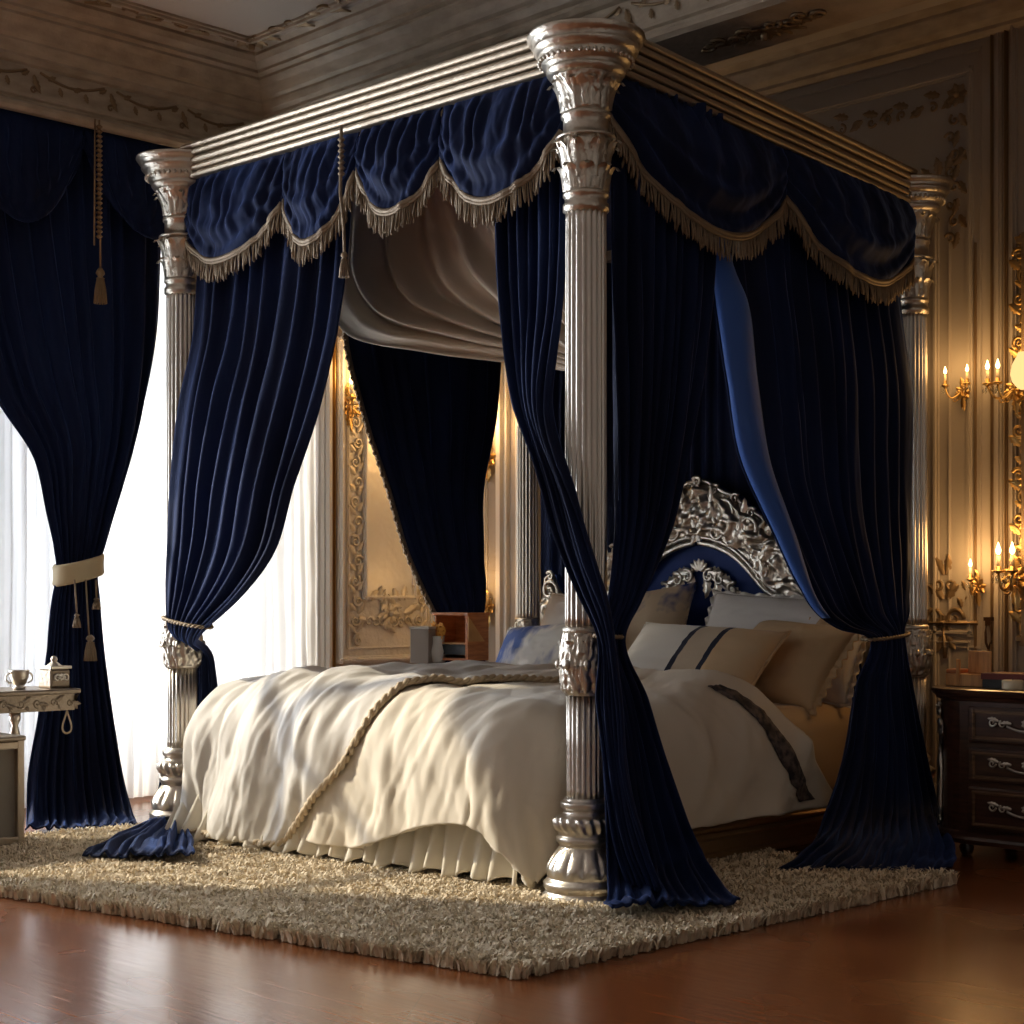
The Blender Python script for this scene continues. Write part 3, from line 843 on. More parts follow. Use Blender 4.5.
# carved relief: height field between BOT and TOP plus scrolls over it
def crest(o):
    nx, nz = 190, 44
    xs = np.linspace(-.95, .95, nx)
    top = np.interp(np.abs(xs), [p[0] for p in TOP[:-1]], [p[1] for p in TOP[:-1]])
    bot = np.interp(np.abs(xs), [p[0] for p in BOT], [p[1] for p in BOT])
    bot = np.where(np.abs(xs) > .88, .55, bot)
    v = np.linspace(0, 1, nz)
    X_, V_ = np.meshgrid(xs, v)
    Z = bot[None] + (top - bot)[None] * V_
    A = np.abs(X_)
    h = .028 * np.clip(ridge(A * 9 + 2, Z * 9, 3.3), -.6, 1.2) + .014 * ridge(A * 20, Z * 20, 1.0, 1)
    rim = np.minimum(1, np.minimum(V_, 1 - V_) * 7)
    h = .012 + rim * (.018 + h)
    P = np.stack([X_ + HX, HY + .03 - h, Z], 2)
    o.mb.add(P.reshape(-1, 3), grid_faces(nz, nx))
    e = .02
    for s in (-1, 1):
        sx = lambda x: HX + s * x
        A_ = lambda a: a if s > 0 else PI - a
        def sc(x, z, r, a, t, th): o.scroll(sx(x), z, r, A_(a), s * t, th, d=.035 + e)
        def lf(x, z, a, ln, w, bend=.4): o.leaf(sx(x), z, A_(a), ln, w, .02 + e, s * bend)
        sc(.17, 1.32, .075, -2.2, -1.5, .013); sc(.29, 1.25, .06, -1.4, 1.4, .012); sc(.12, 1.24, .05, .4, -1.3, .011)
        sc(.42, 1.14, .065, -2.0, -1.5, .013); sc(.53, 1.06, .05, -1.2, 1.4, .011); sc(.62, .99, .045, -2, -1.4, .010); sc(.72, .94, .04, -1, 1.4, .010)
        sc(.89, .98, .06, -2.6, -1.5, .012); sc(.86, .86, .05, 1.2, 1.4, .011); sc(.36, 1.05, .04, 1, -1.2, .010)
        for (x, z, a, ln, w) in ((.02, 1.27, 1.45, .18, .03), (.04, 1.26, 1.1, .19, .03), (.06, 1.25, .75, .18, .03), (.07, 1.22, .35, .16, .03), (.10, 1.21, -.1, .17, .03),
                                 (.22, 1.27, .9, .12, .026), (.25, 1.2, .3, .15, .03), (.3, 1.17, -.3, .16, .03), (.35, 1.2, .6, .1, .024), (.42, 1.06, -.5, .16, .03),
                                 (.48, 1.11, .4, .11, .024), (.55, .99, -.5, .14, .026), (.62, 1.0, .3, .09, .02), (.68, .91, -.4, .13, .024), (.8, .9, .6, .14, .026),
                                 (.84, .8, 1.4, .16, .026), (.9, .7, 1.5, .16, .022), (.2, 1.17, -.6, .16, .026)):
            lf(x, z, a, ln, w)
        t = np.linspace(0, 1, 60)
        bx = np.interp(t, np.linspace(0, 1, len(BOT) - 1), [p[0] for p in BOT[:-1]]); bz = np.interp(t, np.linspace(0, 1, len(BOT) - 1), [p[1] for p in BOT[:-1]])
        bx = np.convolve(np.pad(bx, 3, 'edge'), np.ones(7) / 7, 'valid'); bz = np.convolve(np.pad(bz, 3, 'edge'), np.ones(7) / 7, 'valid')
        o.tube(np.stack([HX + s * bx, bz], 1), .014, .02 + e); o.tube(np.stack([HX + s * (bx + .01), bz + .025], 1), .008, .03 + e)
        tx = np.array([p[0] for p in TOP[:-1]]); tz = np.array([p[1] for p in TOP[:-1]])
        o.tube(np.stack([HX + s * tx, tz], 1), .010, .01 + e)
        for k in range(0, len(tx) - 1, 2): o.scroll(HX + s * tx[k], tz[k] - .01, .026, A_(.5), s * 1.2, .009, d=.02 + e)
    o.flower(HX, 1.24, .06, .05); o.flower(HX, 1.42, .035, .05, 6)
o = Orn((0, HY + .03, 0), (1, 0, 0), (0, 0, 1), (0, -1, 0))
crest(o)
c = o.build('carved_crest', M['silver'], head); c.location = (0, 0, 0)
# smaller inner carved arch over the velvet
o = Orn((0, HY + .03, 0), (1, 0, 0), (0, 0, 1), (0, -1, 0))
for s in (-1, 1):
    A_ = lambda a: a if s > 0 else PI - a
    pts = np.array([(.03, 1.07), (.09, 1.055), (.16, 1.01), (.22, .96), (.27, .90), (.29, .82)])
    t = np.linspace(0, 5, 30)
    q = np.stack([HX + s * np.interp(t, range(6), pts[:, 0]), np.interp(t, range(6), pts[:, 1])], 1)
    o.tube(q, .012, .02); o.tube(q + (0, -.03), .008, .025)
    for k, (x, z) in enumerate(pts):
        o.leaf(HX + s * x, z, A_(-.4 - .3 * k), .12, .028, .02, s * .5); o.leaf(HX + s * x, z - .02, A_(-1.2), .11, .024, .02, -s * .5)
        o.scroll(HX + s * (x + .03), z - .03, .035, A_(1), s * 1.3, .009, d=.03)
for k in range(5): o.leaf(HX, 1.06, PI / 2 + (k - 2) * .45, .06, .016, .02, 0)
o.build('carved_arch', M['silver'], head)

# ------------------------------------------------------------------ mattress and bedding
def rounded_box(x0, x1, y0, y1, z0, z1, r, n=5):
    b = MB()
    prof = [(0, z0)] + [(r - r * math.cos(a), z0 + r - r * math.sin(a)) for a in ()]
    rows = []
    def ring(ins, z, m=8):
        pts = []
        R = r + .02
        for (cx, cy, a0) in ((x1 - R, y0 + R, -PI / 2), (x1 - R, y1 - R, 0), (x0 + R, y1 - R, PI / 2), (x0 + R, y0 + R, PI)):
            for k in range(m):
                a = a0 + PI / 2 * k / (m - 1)
                pts.append((cx + (R - ins) * math.cos(a), cy + (R - ins) * math.sin(a), z))
        return pts
    V = []
    lv = [(r * (1 - math.sin(a)), z0 + r * (1 - math.cos(a))) for a in np.linspace(0, PI / 2, n)] + [(r * (1 - math.sin(a)), z1 - r * (1 - math.cos(a))) for a in np.linspace(PI / 2, 0, n)]
    for ins, z in lv: V += ring(ins, z)
    m = 32
    b.add(V, grid_faces(len(lv), m, True) + [tuple(range(m - 1, -1, -1)), tuple((len(lv) - 1) * m + k for k in range(m))])
    return b
b = rounded_box(-1.93, -.205, .08, 1.96, .142, .53, .10)
tag(b.build('mattress', M['tan_sheet']), 'thick mattress in a tan fitted sheet on the bed frame', 'mattress')

ZT = .518
def bedmap(x, y, r=.2, xl=-1.76, xr=-.37, yf=.10, slope=.06):
    cx_, cy_ = np.clip(x, xl, xr), np.maximum(y, yf)
    dx, dy = x - cx_, y - cy_
    d = np.hypot(dx, dy) + 1e-9
    ux, uy = dx / d, dy / d
    q = r * PI / 2
    th = np.minimum(d, q) / r
    out = r * np.sin(th) + np.maximum(d - q, 0) * slope
    down = r * (1 - np.cos(th)) + np.maximum(d - q, 0)
    dome = .045 * (1 - np.clip(np.abs((x + 1.06) / .9), 0, 1) ** 3) * np.clip((1.5 - y) / .6, 0, 1)
    z = ZT + .02 + dome - down
    P = np.stack([cx_ + ux * out, cy_ + uy * out, z], -1)
    N = np.stack([ux * np.sin(th), uy * np.sin(th), np.cos(th)], -1)
    return P, N, d

# duvet
nu, nv = 230, 230
uu, vv = np.meshgrid(np.linspace(0, 1, nu), np.linspace(0, 1, nv))
xx = -2.03 + (0.115 + 2.03) * uu
yh0 = np.interp(xx, [-2.2, -1.3, -.9, -.6, -.40, -.25, .17], [-.54, -.53, -.49, -.41, -.36, -.33, -.30]) + .012 * np.sin(xx * 9)
yh1 = np.interp(xx, [-2.2, -.55, -.42, -.32, -.22, -.12, 0, .115], [1.07, 1.07, 1.10, 1.15, 1.22, 1.30, 1.39, 1.49])
yy = yh0 + (yh1 - yh0) * vv
P, N, d = bedmap(xx, yy)
def duvet_relief(x, y):
    side = np.clip((x + .34) / .15, 0, 1)
    foot = np.clip((.15 - y) / .25, 0, 1)
    wr = (.010 * ridge(x * 1.9 + .8 * y, y * .9, 1.5, 2) + .014 * fbm(x * 2.2, y * 1.6, 4)
          + .008 * ridge(x * 5.5 + 2.5 * y + .6 * pn(x * 3, y * 3, 0), y * 1.3 - x * .4, 7, 2) + .005 * fbm(x * 12 + 5 * y, y * 5, 2))
    # pulls that run down the foot
    a = x * 1.0 - .35 * y
    wr = wr * (1 - .45 * side) + foot * (1 - side) * (.010 * ridge(a * 7 + .5 * pn(x * 3, y * 4, 1), y * 1.1, 3.7, 2) + .005 * ridge(a * 17, y * 2, 5.1, 1)
                                                     + .008 * np.sin(x * 21 + 2.5 * pn(x * 3, y * 4, 1)) * np.clip((.1 - y) * 1.6, 0, 1))
    wr = wr + side * (.030 * ridge((x * .55 + y) * 2.6, x * .9 - y * .3, 6.2, 2) + .010 * ridge((y - x * .4) * 7, x * 1.5, 2.2, 1) * np.clip((x + .34) / .25, 0, 1))
    return wr + .026, side
wr, side = duvet_relief(xx, yy)
P += N * wr[:, :, None]
P[:, :, 2] += .035 * np.exp(-((1 - vv) / .16) ** 2) * (1 - side) * np.clip((xx + 1.25) / .4, 0, 1)
P[:, :, 2] = np.maximum(P[:, :, 2], .055)
# puffed rim on the head edge
P[:, :, 2] += (.03 * np.exp(-((1 - vv) / .05) ** 2)) * (1 - side)
PDUV = P.copy()
duvet = cloth_grid('duvet', P, M['cream_linen'], thick=.03)
tag(duvet, 'big rumpled cream linen duvet spread over the bed', 'duvet')
# dark embroidered band near its head edge on the side fall
kk = np.linspace(0, 1, 40)
def strip_on_duvet(name, v0, v1, u0, u1, lift, mat, nn=40, mm=6):
    rows = []
    for v in np.linspace(v0, v1, mm):
        jj = v * (nv - 1); j0 = int(jj); f = jj - j0
        row = P[j0] * (1 - f) + P[min(j0 + 1, nv - 1)] * f
        uvals = np.linspace(u0, u1, nn) * (nu - 1)
        rows.append(np.stack([np.interp(uvals, range(nu), row[:, k]) for k in range(3)], 1))
    Q = np.array(rows)
    Nn = normals(Q)
    if Nn[:, :, 0].mean() < 0: Nn = -Nn
    w = .006 * pn(np.arange(nn)[None] * .6, np.arange(mm)[:, None] * 1.2, 3)
    Q = Q + Nn * (lift + w)[:, :, None]
    return cloth_grid(name, Q, mat, duvet, .005)
m = mk('dark_embroidery', (.05, .04, .045), .7, nc=((.02, .018, .025), (.17, .13, .11), dict(scale=28, lo=.4, hi=.6)))
strip_on_duvet('embroidered_band', (.875), .925, .80, .985, .021, m)
# piped head hem
row = P[-1]
rope('piping', row[8:-3:3] + np.array((0, 0, .006)), .008, M['cream_linen'], duvet, twist=False)

# throw over the left of the bed
nu2, nv2 = 150, 170
uu2, vv2 = np.meshgrid(np.linspace(0, 1, nu2), np.linspace(0, 1, nv2))
ylow = -.63
yk = ylow + (1.12 - ylow) * vv2
xe = np.interp(yk, [-.63, -.58, -.49, -.36, -.26, -.13, .1, .65, 1.12], [-1.60, -1.46, -1.27, -1.12, -1.0, -.89, -.83, -.72, -.55])
xl_ = np.interp(yk, [-.63, -.5, -.3, 1.12], [-1.93, -2.0, -2.04, -2.04])
xk = xl_ + (xe - xl_) * uu2
yk = yk + .05 * (1 - vv2) ** 6 * np.cos(uu2 * PI)
P2, N2, d2 = bedmap(xk, yk)
w2 = (.012 * ridge(xk * 1.7 + .5 * yk, yk * .8 + 3, 9.5, 2) * .7 + .008 * fbm(xk * 2.6, yk * 1.6, 14)
      + .008 * ridge(xk * 5 - 1.8 * yk, yk * 1.2 + xk * .4, 17, 2) + .005 * fbm(xk * 12, yk * 5, 12))
foot2 = np.clip((.25 - yk) / .25, 0, 1)
w2 = w2 + foot2 * .015 * np.sin(xk * 15 + 2.5 * pn(xk * 3, yk * 2.5, 11))
# diagonal folds that run up towards the pillows
top2 = np.clip((yk + .05) / .2, 0, 1)
w2 = w2 + top2 * .007 * np.sin((xk * .8 + yk * .55) * 26 + 2 * pn(xk * 2, yk * 2, 5)) * np.clip((xk + 1.75) / .6, 0, 1)
lift2 = .020 + .012 * np.sin(PI * uu2) ** .5
w2 = w2 * (1 - .7 * uu2 ** 6)
P2 += N2 * (duvet_relief(xk, yk)[0] + np.abs(w2) * .9 + w2 * .3 + lift2)[:, :, None]
P2[:, :, 2] = np.maximum(P2[:, :, 2], .062)
thr = cloth_grid('throw_blanket', P2, M['coverlet_silk'], thick=.010)
tag(thr, 'pale grey cream throw with rope trimmed hem over the duvet left side', 'throw')
edge = np.concatenate([P2[0, 20::3], P2[2:150:3, -1]]) + np.array((.004, -.006, .006))
rope('rope_trim', edge, .014, M['cord'], thr)

# gathered skirt at the foot
nS, nZ = 420, 34
u = np.linspace(0, 1, nS); v = np.linspace(0, 1, nZ)
U, V_ = np.meshgrid(u, v)
X_ = -1.93 + 1.72 * U
yb = -.02 - .05 * V_ - (.20 - .19 * U) * V_
fo = .018 * np.sin(2 * PI * 24 * (U + .012 * pn(U * 20, V_ * 1.5, 2))) * (.4 + .6 * V_) + .012 * pn(U * 40, V_ * 2, 8) * V_
P3 = np.stack([X_ + .01 * pn(U * 30, V_ * 2, 4), yb + fo, .46 - (.41 + .012 * np.sin(U * 70)) * V_], 2)
tag(cloth_grid('bed_skirt', P3, M['skirt_linen'], thick=.006), 'gathered cream bed skirt hanging below the duvet at the foot', 'bed skirt')

# ---- pillows
def pillow(name, w, h, t, mat, loc, rot, seed, label, flange=.0, pinch=.12):
    n = 44
    s = np.linspace(-1, 1, n)
    A, B = np.meshgrid(s, s)
    # slightly pincushioned outline
    sx = A * (1 - pinch * (1 - np.abs(B)) ** 1 * 0 - pinch * .5 * (1 - B ** 2) * np.abs(A) ** 3)
    sz = B * (1 - pinch * .5 * (1 - A ** 2) * np.abs(B) ** 3)
    prof = ((1 - np.abs(A) ** 2.6) * (1 - np.abs(B) ** 2.6)).clip(0) ** .55
    wrk = 1 + .10 * fbm(A * 1.6, B * 1.6, seed) + .05 * ridge(A * 3.2, B * 3.2, seed + 3)
    th = t / 2 * prof * wrk
    Pf = np.stack([sx * w / 2, -th, sz * h / 2], 2); Pb = np.stack([sx * w / 2, th * .9, sz * h / 2], 2)
    V = np.concatenate([Pf.reshape(-1, 3), Pb.reshape(-1, 3)])
    F = grid_faces(n, n) + [f[::-1] for f in grid_faces(n, n, off=n * n)]
    o = from_arrays(name, V, F, mat)
    bm = bmesh.new(); bm.from_mesh(o.data); bmesh.ops.remove_doubles(bm, verts=bm.verts, dist=1e-5)
    bmesh.ops.recalc_face_normals(bm, faces=bm.faces); bm.to_mesh(o.data); bm.free()
    for p in o.data.polygons: p.use_smooth = True
    o.location = loc; o.rotation_euler = [math.radians(a) for a in rot]
    tag(o, label, 'pillow', 'pillows against the headboard')
    ed = np.concatenate([np.stack([sx[0], sz[0]], 1), np.stack([sx[1:, -1], sz[1:, -1]], 1), np.stack([sx[-1, -2::-1], sz[-1, -2::-1]], 1), np.stack([sx[-2:0:-1, 0], sz[-2:0:-1, 0]], 1)])
    ed = np.concatenate([ed, ed[:1]])
    E = np.stack([ed[:, 0] * w / 2, ed[:, 0] * 0, ed[:, 1] * h / 2], 1)
    if flange:
        nE = len(E); rows = []
        for k, q in enumerate(np.linspace(0, 1, 6)):
            dirv = E / (np.linalg.norm(E, axis=1)[:, None])
            rf = np.sin(np.arange(nE) * 1.45) * .012 * q
            rows.append(E * (1 - .02 * (1 - q)) + dirv * flange * q + np.stack([0 * rf, rf, 0 * rf], 1))
        r_ = cloth_grid('ruffle', np.array(rows), mat, o, .003)
    else:
        rope('piping', E, .006, mat, o, twist=False)
    return o
pillow('pillow', .76, .44, .17, M['striped_pillow'], (-.76, 1.44, .665), (-44, 2, -2), 1, 'cream and tan pillow with two dark vertical stripes, foremost', flange=.0)
pillow('pillow', .54, .40, .16, M['gold_pillow'], (-.47, 1.68, .685), (-38, 4, -8), 2, 'golden tan pillow with a pleated ruffle edge beside the right curtain', flange=.035)
pillow('pillow', .80, .46, .17, M['white_pillow'], (-.60, 1.82, .745), (-28, 3, 3), 3, 'white pillow leaning on the headboard behind the striped one', flange=.02)
pillow('pillow', .60, .52, .17, M['blue_tan_pillow'], (-1.34, 1.74, .745), (-26, -6, 4), 4, 'navy and beige patterned pillow right of the near post curtain', flange=.0)
pillow('pillow', .54, .36, .17, M['watercolor_pillow'], (-1.60, 1.46, .675), (-34, -4, 5), 5, 'white pillow with a blue watercolour wash left of the near post', flange=.0)
pillow('pillow', .66, .44, .16, M['white_pillow'], (-1.64, 1.78, .755), (-24, 2, -3), 6, 'white pillow leaning behind the blue watercolour one', flange=.0)

# ------------------------------------------------------------------ bed hangings
def bed_curtain(keys, folds, amp, label, ampk, seed, tie_row, depth, out, zmin=None, nv=170, zfloor=None, mat='navy_velvet'):
    P, info = drape(keys, folds, amp, nv=nv, seed=seed, ampk=ampk, zmin=zmin)
    o = cloth_grid('bed_curtain', P, M[mat], thick=.007)
    tag(o, label, 'curtain', 'curtains of the four poster bed')
    if tie_row is not None:
        tie_ring('tieback', keys[tie_row][0], keys[tie_row][1], depth, .011, M['bullion'], o, out)
    return o, P
KA = [((-2.19, .075, 2.62), (-1.19, .055, 2.62)), ((-2.18, .055, 2.253), (-1.215, .04, 2.121)), ((-2.15, .01, 1.97), (-1.212, -.02, 1.831)), ((-2.146, -.05, 1.731), (-1.272, -.05, 1.601)),
      ((-2.164, -.08, 1.412), (-1.369, -.08, 1.352)), ((-2.162, -.1, 1.133), (-1.481, -.1, 1.082)), ((-2.145, -.12, .974), (-1.653, -.12, .935)),
      ((-2.122, -.13, .864), (-1.847, -.13, .828)), ((-2.45, .15, .68), (-2.20, .14, .668)), ((-2.52, .15, .425), (-2.16, .14, .44)),
      ((-2.55, .12, .2), (-2.13, .12, .22)), ((-2.45, .02, .07), (-2.1, -.02, .08)), ((-2.12, -.24, .065), (-1.86, -.2, .07)), ((-1.86, -.53, .065), (-1.58, -.37, .07)), ((-1.66, -.76, .055), (-1.30, -.55, .06))]
cA, PA = bed_curtain(KA, 9, .03, 'navy velvet bed curtain tied to the post nearest the windows', [1, 1, 1, 1, 1, .9, .7, .5, .5, .7, .8, .8, .8, .6, .35], 31, None, .05, (0, -1, 0), zmin=.05)
tie_ring('tieback', (-2.12, -.12, .866), (-1.86, -.12, .832), .055, .008, M['bullion'], cA, (0, -1, 0))
KBl = [((-.464, .055, 2.6), (-.13, .055, 2.6)), ((-.454, .05, 2.246), (-.13, .05, 2.22)), ((-.386, 0, 1.905), (-.097, 0, 1.867)), ((-.258, -.05, 1.566), (-.07, -.09, 1.486)),
       ((-.129, -.1, 1.366), (.06, -.12, 1.234)), ((-.02, -.13, 1.146), (.16, -.14, 1.035)), ((.075, -.13, .971), (.20, -.13, .918)), ((.15, -.12, .835), (.21, -.12, .836)),
       ((.11, -.075, .636), (.192, -.06, .639)), ((.13, -.05, .4), (.20, -.04, .409)), ((.16, -.04, .173), (.25, -.01, .188)), ((.19, -.03, .075), (.28, .02, .075))]
cBl, PBl = bed_curtain(KBl, 7, .022, 'narrow navy velvet bed curtain crossing in front of the nearest silver post', [1, 1, 1, .9, .8, .7, .6, .5, .6, .7, .6, .3], 41, None, .05, (0, -1, 0), zmin=.05)
KBr = [((0, .12, 2.58), (0, .674, 2.56)), ((0, .12, 2.182), (0, .641, 2.172)), ((.02, .11, 1.803), (.02, .573, 1.827)), ((.05, .085, 1.426), (.05, .442, 1.453)), ((.09, .04, 1.117), (.08, .295, 1.156)),
       ((.12, -.02, .941), (.11, .125, .935)), ((.125, -.065, .834), (.12, .035, .82)), ((.11, -.05, .635), (.1, .165, .626)), ((.105, -.03, .455), (.1, .252, .434)), ((.125, -.04, .277), (.12, .316, .258)),
       ((.15, -.064, .125), (.14, .381, .127)), ((.22, -.15, .07), (.314, .27, .07)), ((.351, -.292, .06), (.504, .119, .06))]
cBr, PBr = bed_curtain(KBr, 9, .028, 'navy velvet bed curtain right of the nearest post, tail spilling on the rug', [1, 1, 1, 1, .9, .7, .6, .7, .9, 1, 1, .7, .3], 43, None, .05, (1, 0, 0), zmin=.05)
tie_ring('tieback', (.12, -.085, .828), (.135, .005, .824), .045, .007, M['bullion'], cBr, (.75, -.66, 0))
KC = [((-.075, .692, 2.52), (-.13, 1.96, 2.50)), ((-.065, .692, 2.12), (-.11, 1.95, 2.152)), ((-.03, .686, 1.85), (-.02, 1.895, 1.73)), ((-.01, .712, 1.66), (0, 1.855, 1.43)), ((0, .768, 1.42), (.02, 1.82, 1.19)),
      ((.02, .938, 1.163), (.04, 1.78, 1.02)), ((.04, 1.062, .98), (.05, 1.755, .94)), ((.05, 1.14, .893), (.06, 1.74, .885)), ((.06, 1.265, .836), (.06, 1.73, .86)), ((.06, 1.47, .80), (.06, 1.705, .815)), ((.05, 1.40, .62), (.05, 1.78, .60)),
      ((.06, 1.32, .375), (.06, 1.85, .359)), ((.1, 1.148, .196), (.1, 1.884, .148)), ((.149, .95, .09), (.42, 1.45, .07)), ((.143, .76, .04), (.58, 1.16, .03))]
cC, PC = bed_curtain(KC, 13, .03, 'wide dark navy bed curtain tied at the post by the nightstand', [1, 1, 1, 1, 1, .9, .8, .7, .6, .5, .6, .8, .9, .8, .35], 51, None, .05, (1, 0, 0), zmin=.02)
tie_ring('tieback', (.06, 1.47, .79), (.05, 1.71, .81), .06, .007, M['bullion'], cC, (1, 0, 0))
# blue lining turned back along its leading edge
ed = PC[2:92, 0]
q_ = np.linspace(0, 1, len(ed))
wd = .015 + .15 * np.sin(PI * np.clip(q_ * .96 + .02, 0, 1)) ** .8
inner = []
for k in range(len(ed)):
    row = PC[2 + k]; du = np.linalg.norm(row[-1] - row[0])
    f = min(.5, wd[k] / max(du, .05)) * (len(row) - 1)
    i0 = int(f); inner.append(row[i0])
inner = np.array(inner)
for _ in range(8): inner[1:-1] = (inner[:-2] + 2 * inner[1:-1] + inner[2:]) / 4
off = np.array((.035, -.02, 0))
lin = np.stack([ed * (1 - q) + inner * q + off * (math.sin(PI * q) ** .6 * .9 + .35) for q in np.linspace(0, 1, 10)], 1)
cloth_grid('lining', lin, M['blue_lining'], cC, .004)
KD = [((-2.25, .913, 2.56), (-2.25, 1.874, 2.54)), ((-2.25, .879, 2.13), (-2.25, 1.846, 2.146)), ((-2.25, .965, 1.827), (-2.25, 1.806, 1.804)), ((-2.25, 1.111, 1.478), (-2.25, 1.719, 1.462)),
      ((-2.25, 1.261, 1.119), (-2.25, 1.726, 1.151)), ((-2.25, 1.403, .888), (-2.25, 1.739, .935)), ((-2.25, 1.479, .785), (-2.25, 1.712, .791)), ((-2.25, 1.441, .562), (-2.25, 1.752, .551)), ((-2.25, 1.378, .02), (-2.25, 1.833, .02))]
cD, PD = bed_curtain(KD, 8, .022, 'navy velvet bed curtain with beaded edge hanging on the far side', [1, 1, 1, .9, .8, .7, .6, .8, 1], 61, 6, .04, (1, 0, 0), nv=110)
e = PD[:95, 0]
b = MB(); b.tube(e + np.array((.006, -.008, 0)), .012, 6)
for k in range(0, len(e), 1):
    p = e[k] + np.array((.012, -.018 - .006 * (k % 2), 0)); b.lathe([(p[2] - .012, .002), (p[2] - .004, .009), (p[2] + .004, .009), (p[2] + .012, .002)], 6, (p[0], p[1]))
b.build('beaded_edge', M['bullion'], cD)
# flat hanging behind the headboard
keys = [((-2.22, 2.08, 2.56), (-.12, 2.08, 2.52)), ((-2.22, 2.08, 1.4), (-.12, 2.08, 1.4)), ((-2.22, 2.09, .25), (-.12, 2.09, .25))]
P, _ = drape(keys, 22, .022, nv=50, seed=71)
o = cloth_grid('bed_curtain', P, M['navy_velvet'], thick=.006)
tag(o, 'pleated navy backdrop hanging straight behind the carved headboard', 'curtain', 'curtains of the four poster bed')

# pale drape slung inside the canopy
KCR = [((-1.80, .45, 2.60), (-.734, .45, 2.62)), ((-1.81, .42, 2.388), (-.581, .42, 2.545)), ((-1.80, .40, 2.184), (-.466, .40, 2.415)), ((-1.639, .38, 1.988), (-.40, .38, 2.28)),
       ((-1.217, .40, 1.873), (-.396, .40, 2.095)), ((-.781, .42, 1.789), (-.368, .42, 1.923)), ((-.465, .45, 1.725), (-.349, .45, 1.788))]
P, _ = drape(KCR, 8, .05, nv=80, nu=130, seed=81, ampk=[.5, .8, 1, 1, 1, .8, .4], sharpness=.2, wrinkle=.008)
o = cloth_grid('canopy_drape', P, M['taupe_silk'], thick=.008)
tag(o, 'taupe silk drape slung in soft diagonal folds inside the canopy', 'drape')

# valance swags with bullion fringe
AB = lambda x: np.array((x, .035 * (-x / 2.26), 0))
def zt_ab(x): return RZ[1] + (RZ[0] - RZ[1]) * (-x / 2.26) - .03
brk = [-2.20, -1.536, -1.096, -.649, -.075]
zb = [2.40, 2.43, 2.467, 2.415, 2.40]
mids = [2.255, 2.235, 2.265, 2.215]
lab = ['leftmost navy valance swag on the foot rail, beside the window post', 'second navy valance swag from the window post on the foot rail',
       'third navy valance swag from the window post on the foot rail', 'widest foot rail navy valance swag, touching the nearest post capital']
for k in range(4):
    x0, x1 = brk[k], brk[k + 1]
    d0, d1 = zt_ab(x0) - zb[k], zt_ab(x1) - zb[k + 1]
    dm = (zt_ab(x0) + zt_ab(x1)) / 2 - mids[k]
    P = swag_surface(AB(x0), AB(x1), (0, -1, 0), zt_ab(x0), zt_ab(x1), d0, d1, dm + min(d0, d1) - (d0 + d1) / 2, seed=100 + k * 7, bulge=.085, pleats=[8, 6, 6, 8][k], power=.8)
    o = cloth_grid('valance_swag', P, M['navy_velvet'], thick=.006)
    tag(o, lab[k], 'swag', 'fringed swags of the bed valance')
    fringe_on('fringe', P[-1, ::2], (0, -1, 0), .085, M['bullion'], o, seed=k)
BCp = lambda y: np.array((-.09 * y / 2.06, y, 0))
def zt_bc(y): return RZ[1] + (RZ[2] - RZ[1]) * y / 2.06 - .03
for k, (y0, y1, zA, zB, zm) in enumerate(((.075, 1.068, 2.45, 2.365, 2.149), (1.068, 1.98, 2.365, 2.30, 2.13))):
    d0, d1 = zt_bc(y0) - zA, zt_bc(y1) - zB
    dm = (zt_bc(y0) + zt_bc(y1)) / 2 - zm
    P = swag_surface(BCp(y0), BCp(y1), (1, 0, 0), zt_bc(y0), zt_bc(y1), d0, d1, dm + min(d0, d1) - (d0 + d1) / 2, seed=140 + k * 5, bulge=.10, pleats=5, power=.8, nu=110, pleat_amp=.008, fold_amp=.016)
    o = cloth_grid('valance_swag', P, M['navy_velvet'], thick=.006)
    tag(o, ('large dark navy valance swag on the side rail next to the nearest post', 'dark navy valance swag on the side rail next to the far right post')[k], 'swag', 'fringed swags of the bed valance')
    fringe_on('fringe', P[-1, ::2], (1, 0, 0), .085, M['bullion'], o, seed=20 + k)
# hanging cords between swags
b = MB(); x = -1.096
for k in range(7): b.lathe([(2.56 - k * .02 - .018, .006), (2.56 - k * .02 - .009, .014), (2.56 - k * .02, .006)], 8, (x, -.075))
b.tube([(x, -.075, 2.6), (x, -.08, 2.36), (x + .03, -.09, 2.25), (x + .035, -.09, 2.14)], .006, 6); tassel(b, x + .035, -.09, 2.15, .09, .018)
tag(b.build('braid_tassel', M['bullion']), 'gold cord with tassel hanging between the valance swags before the taupe drape', 'tassel')

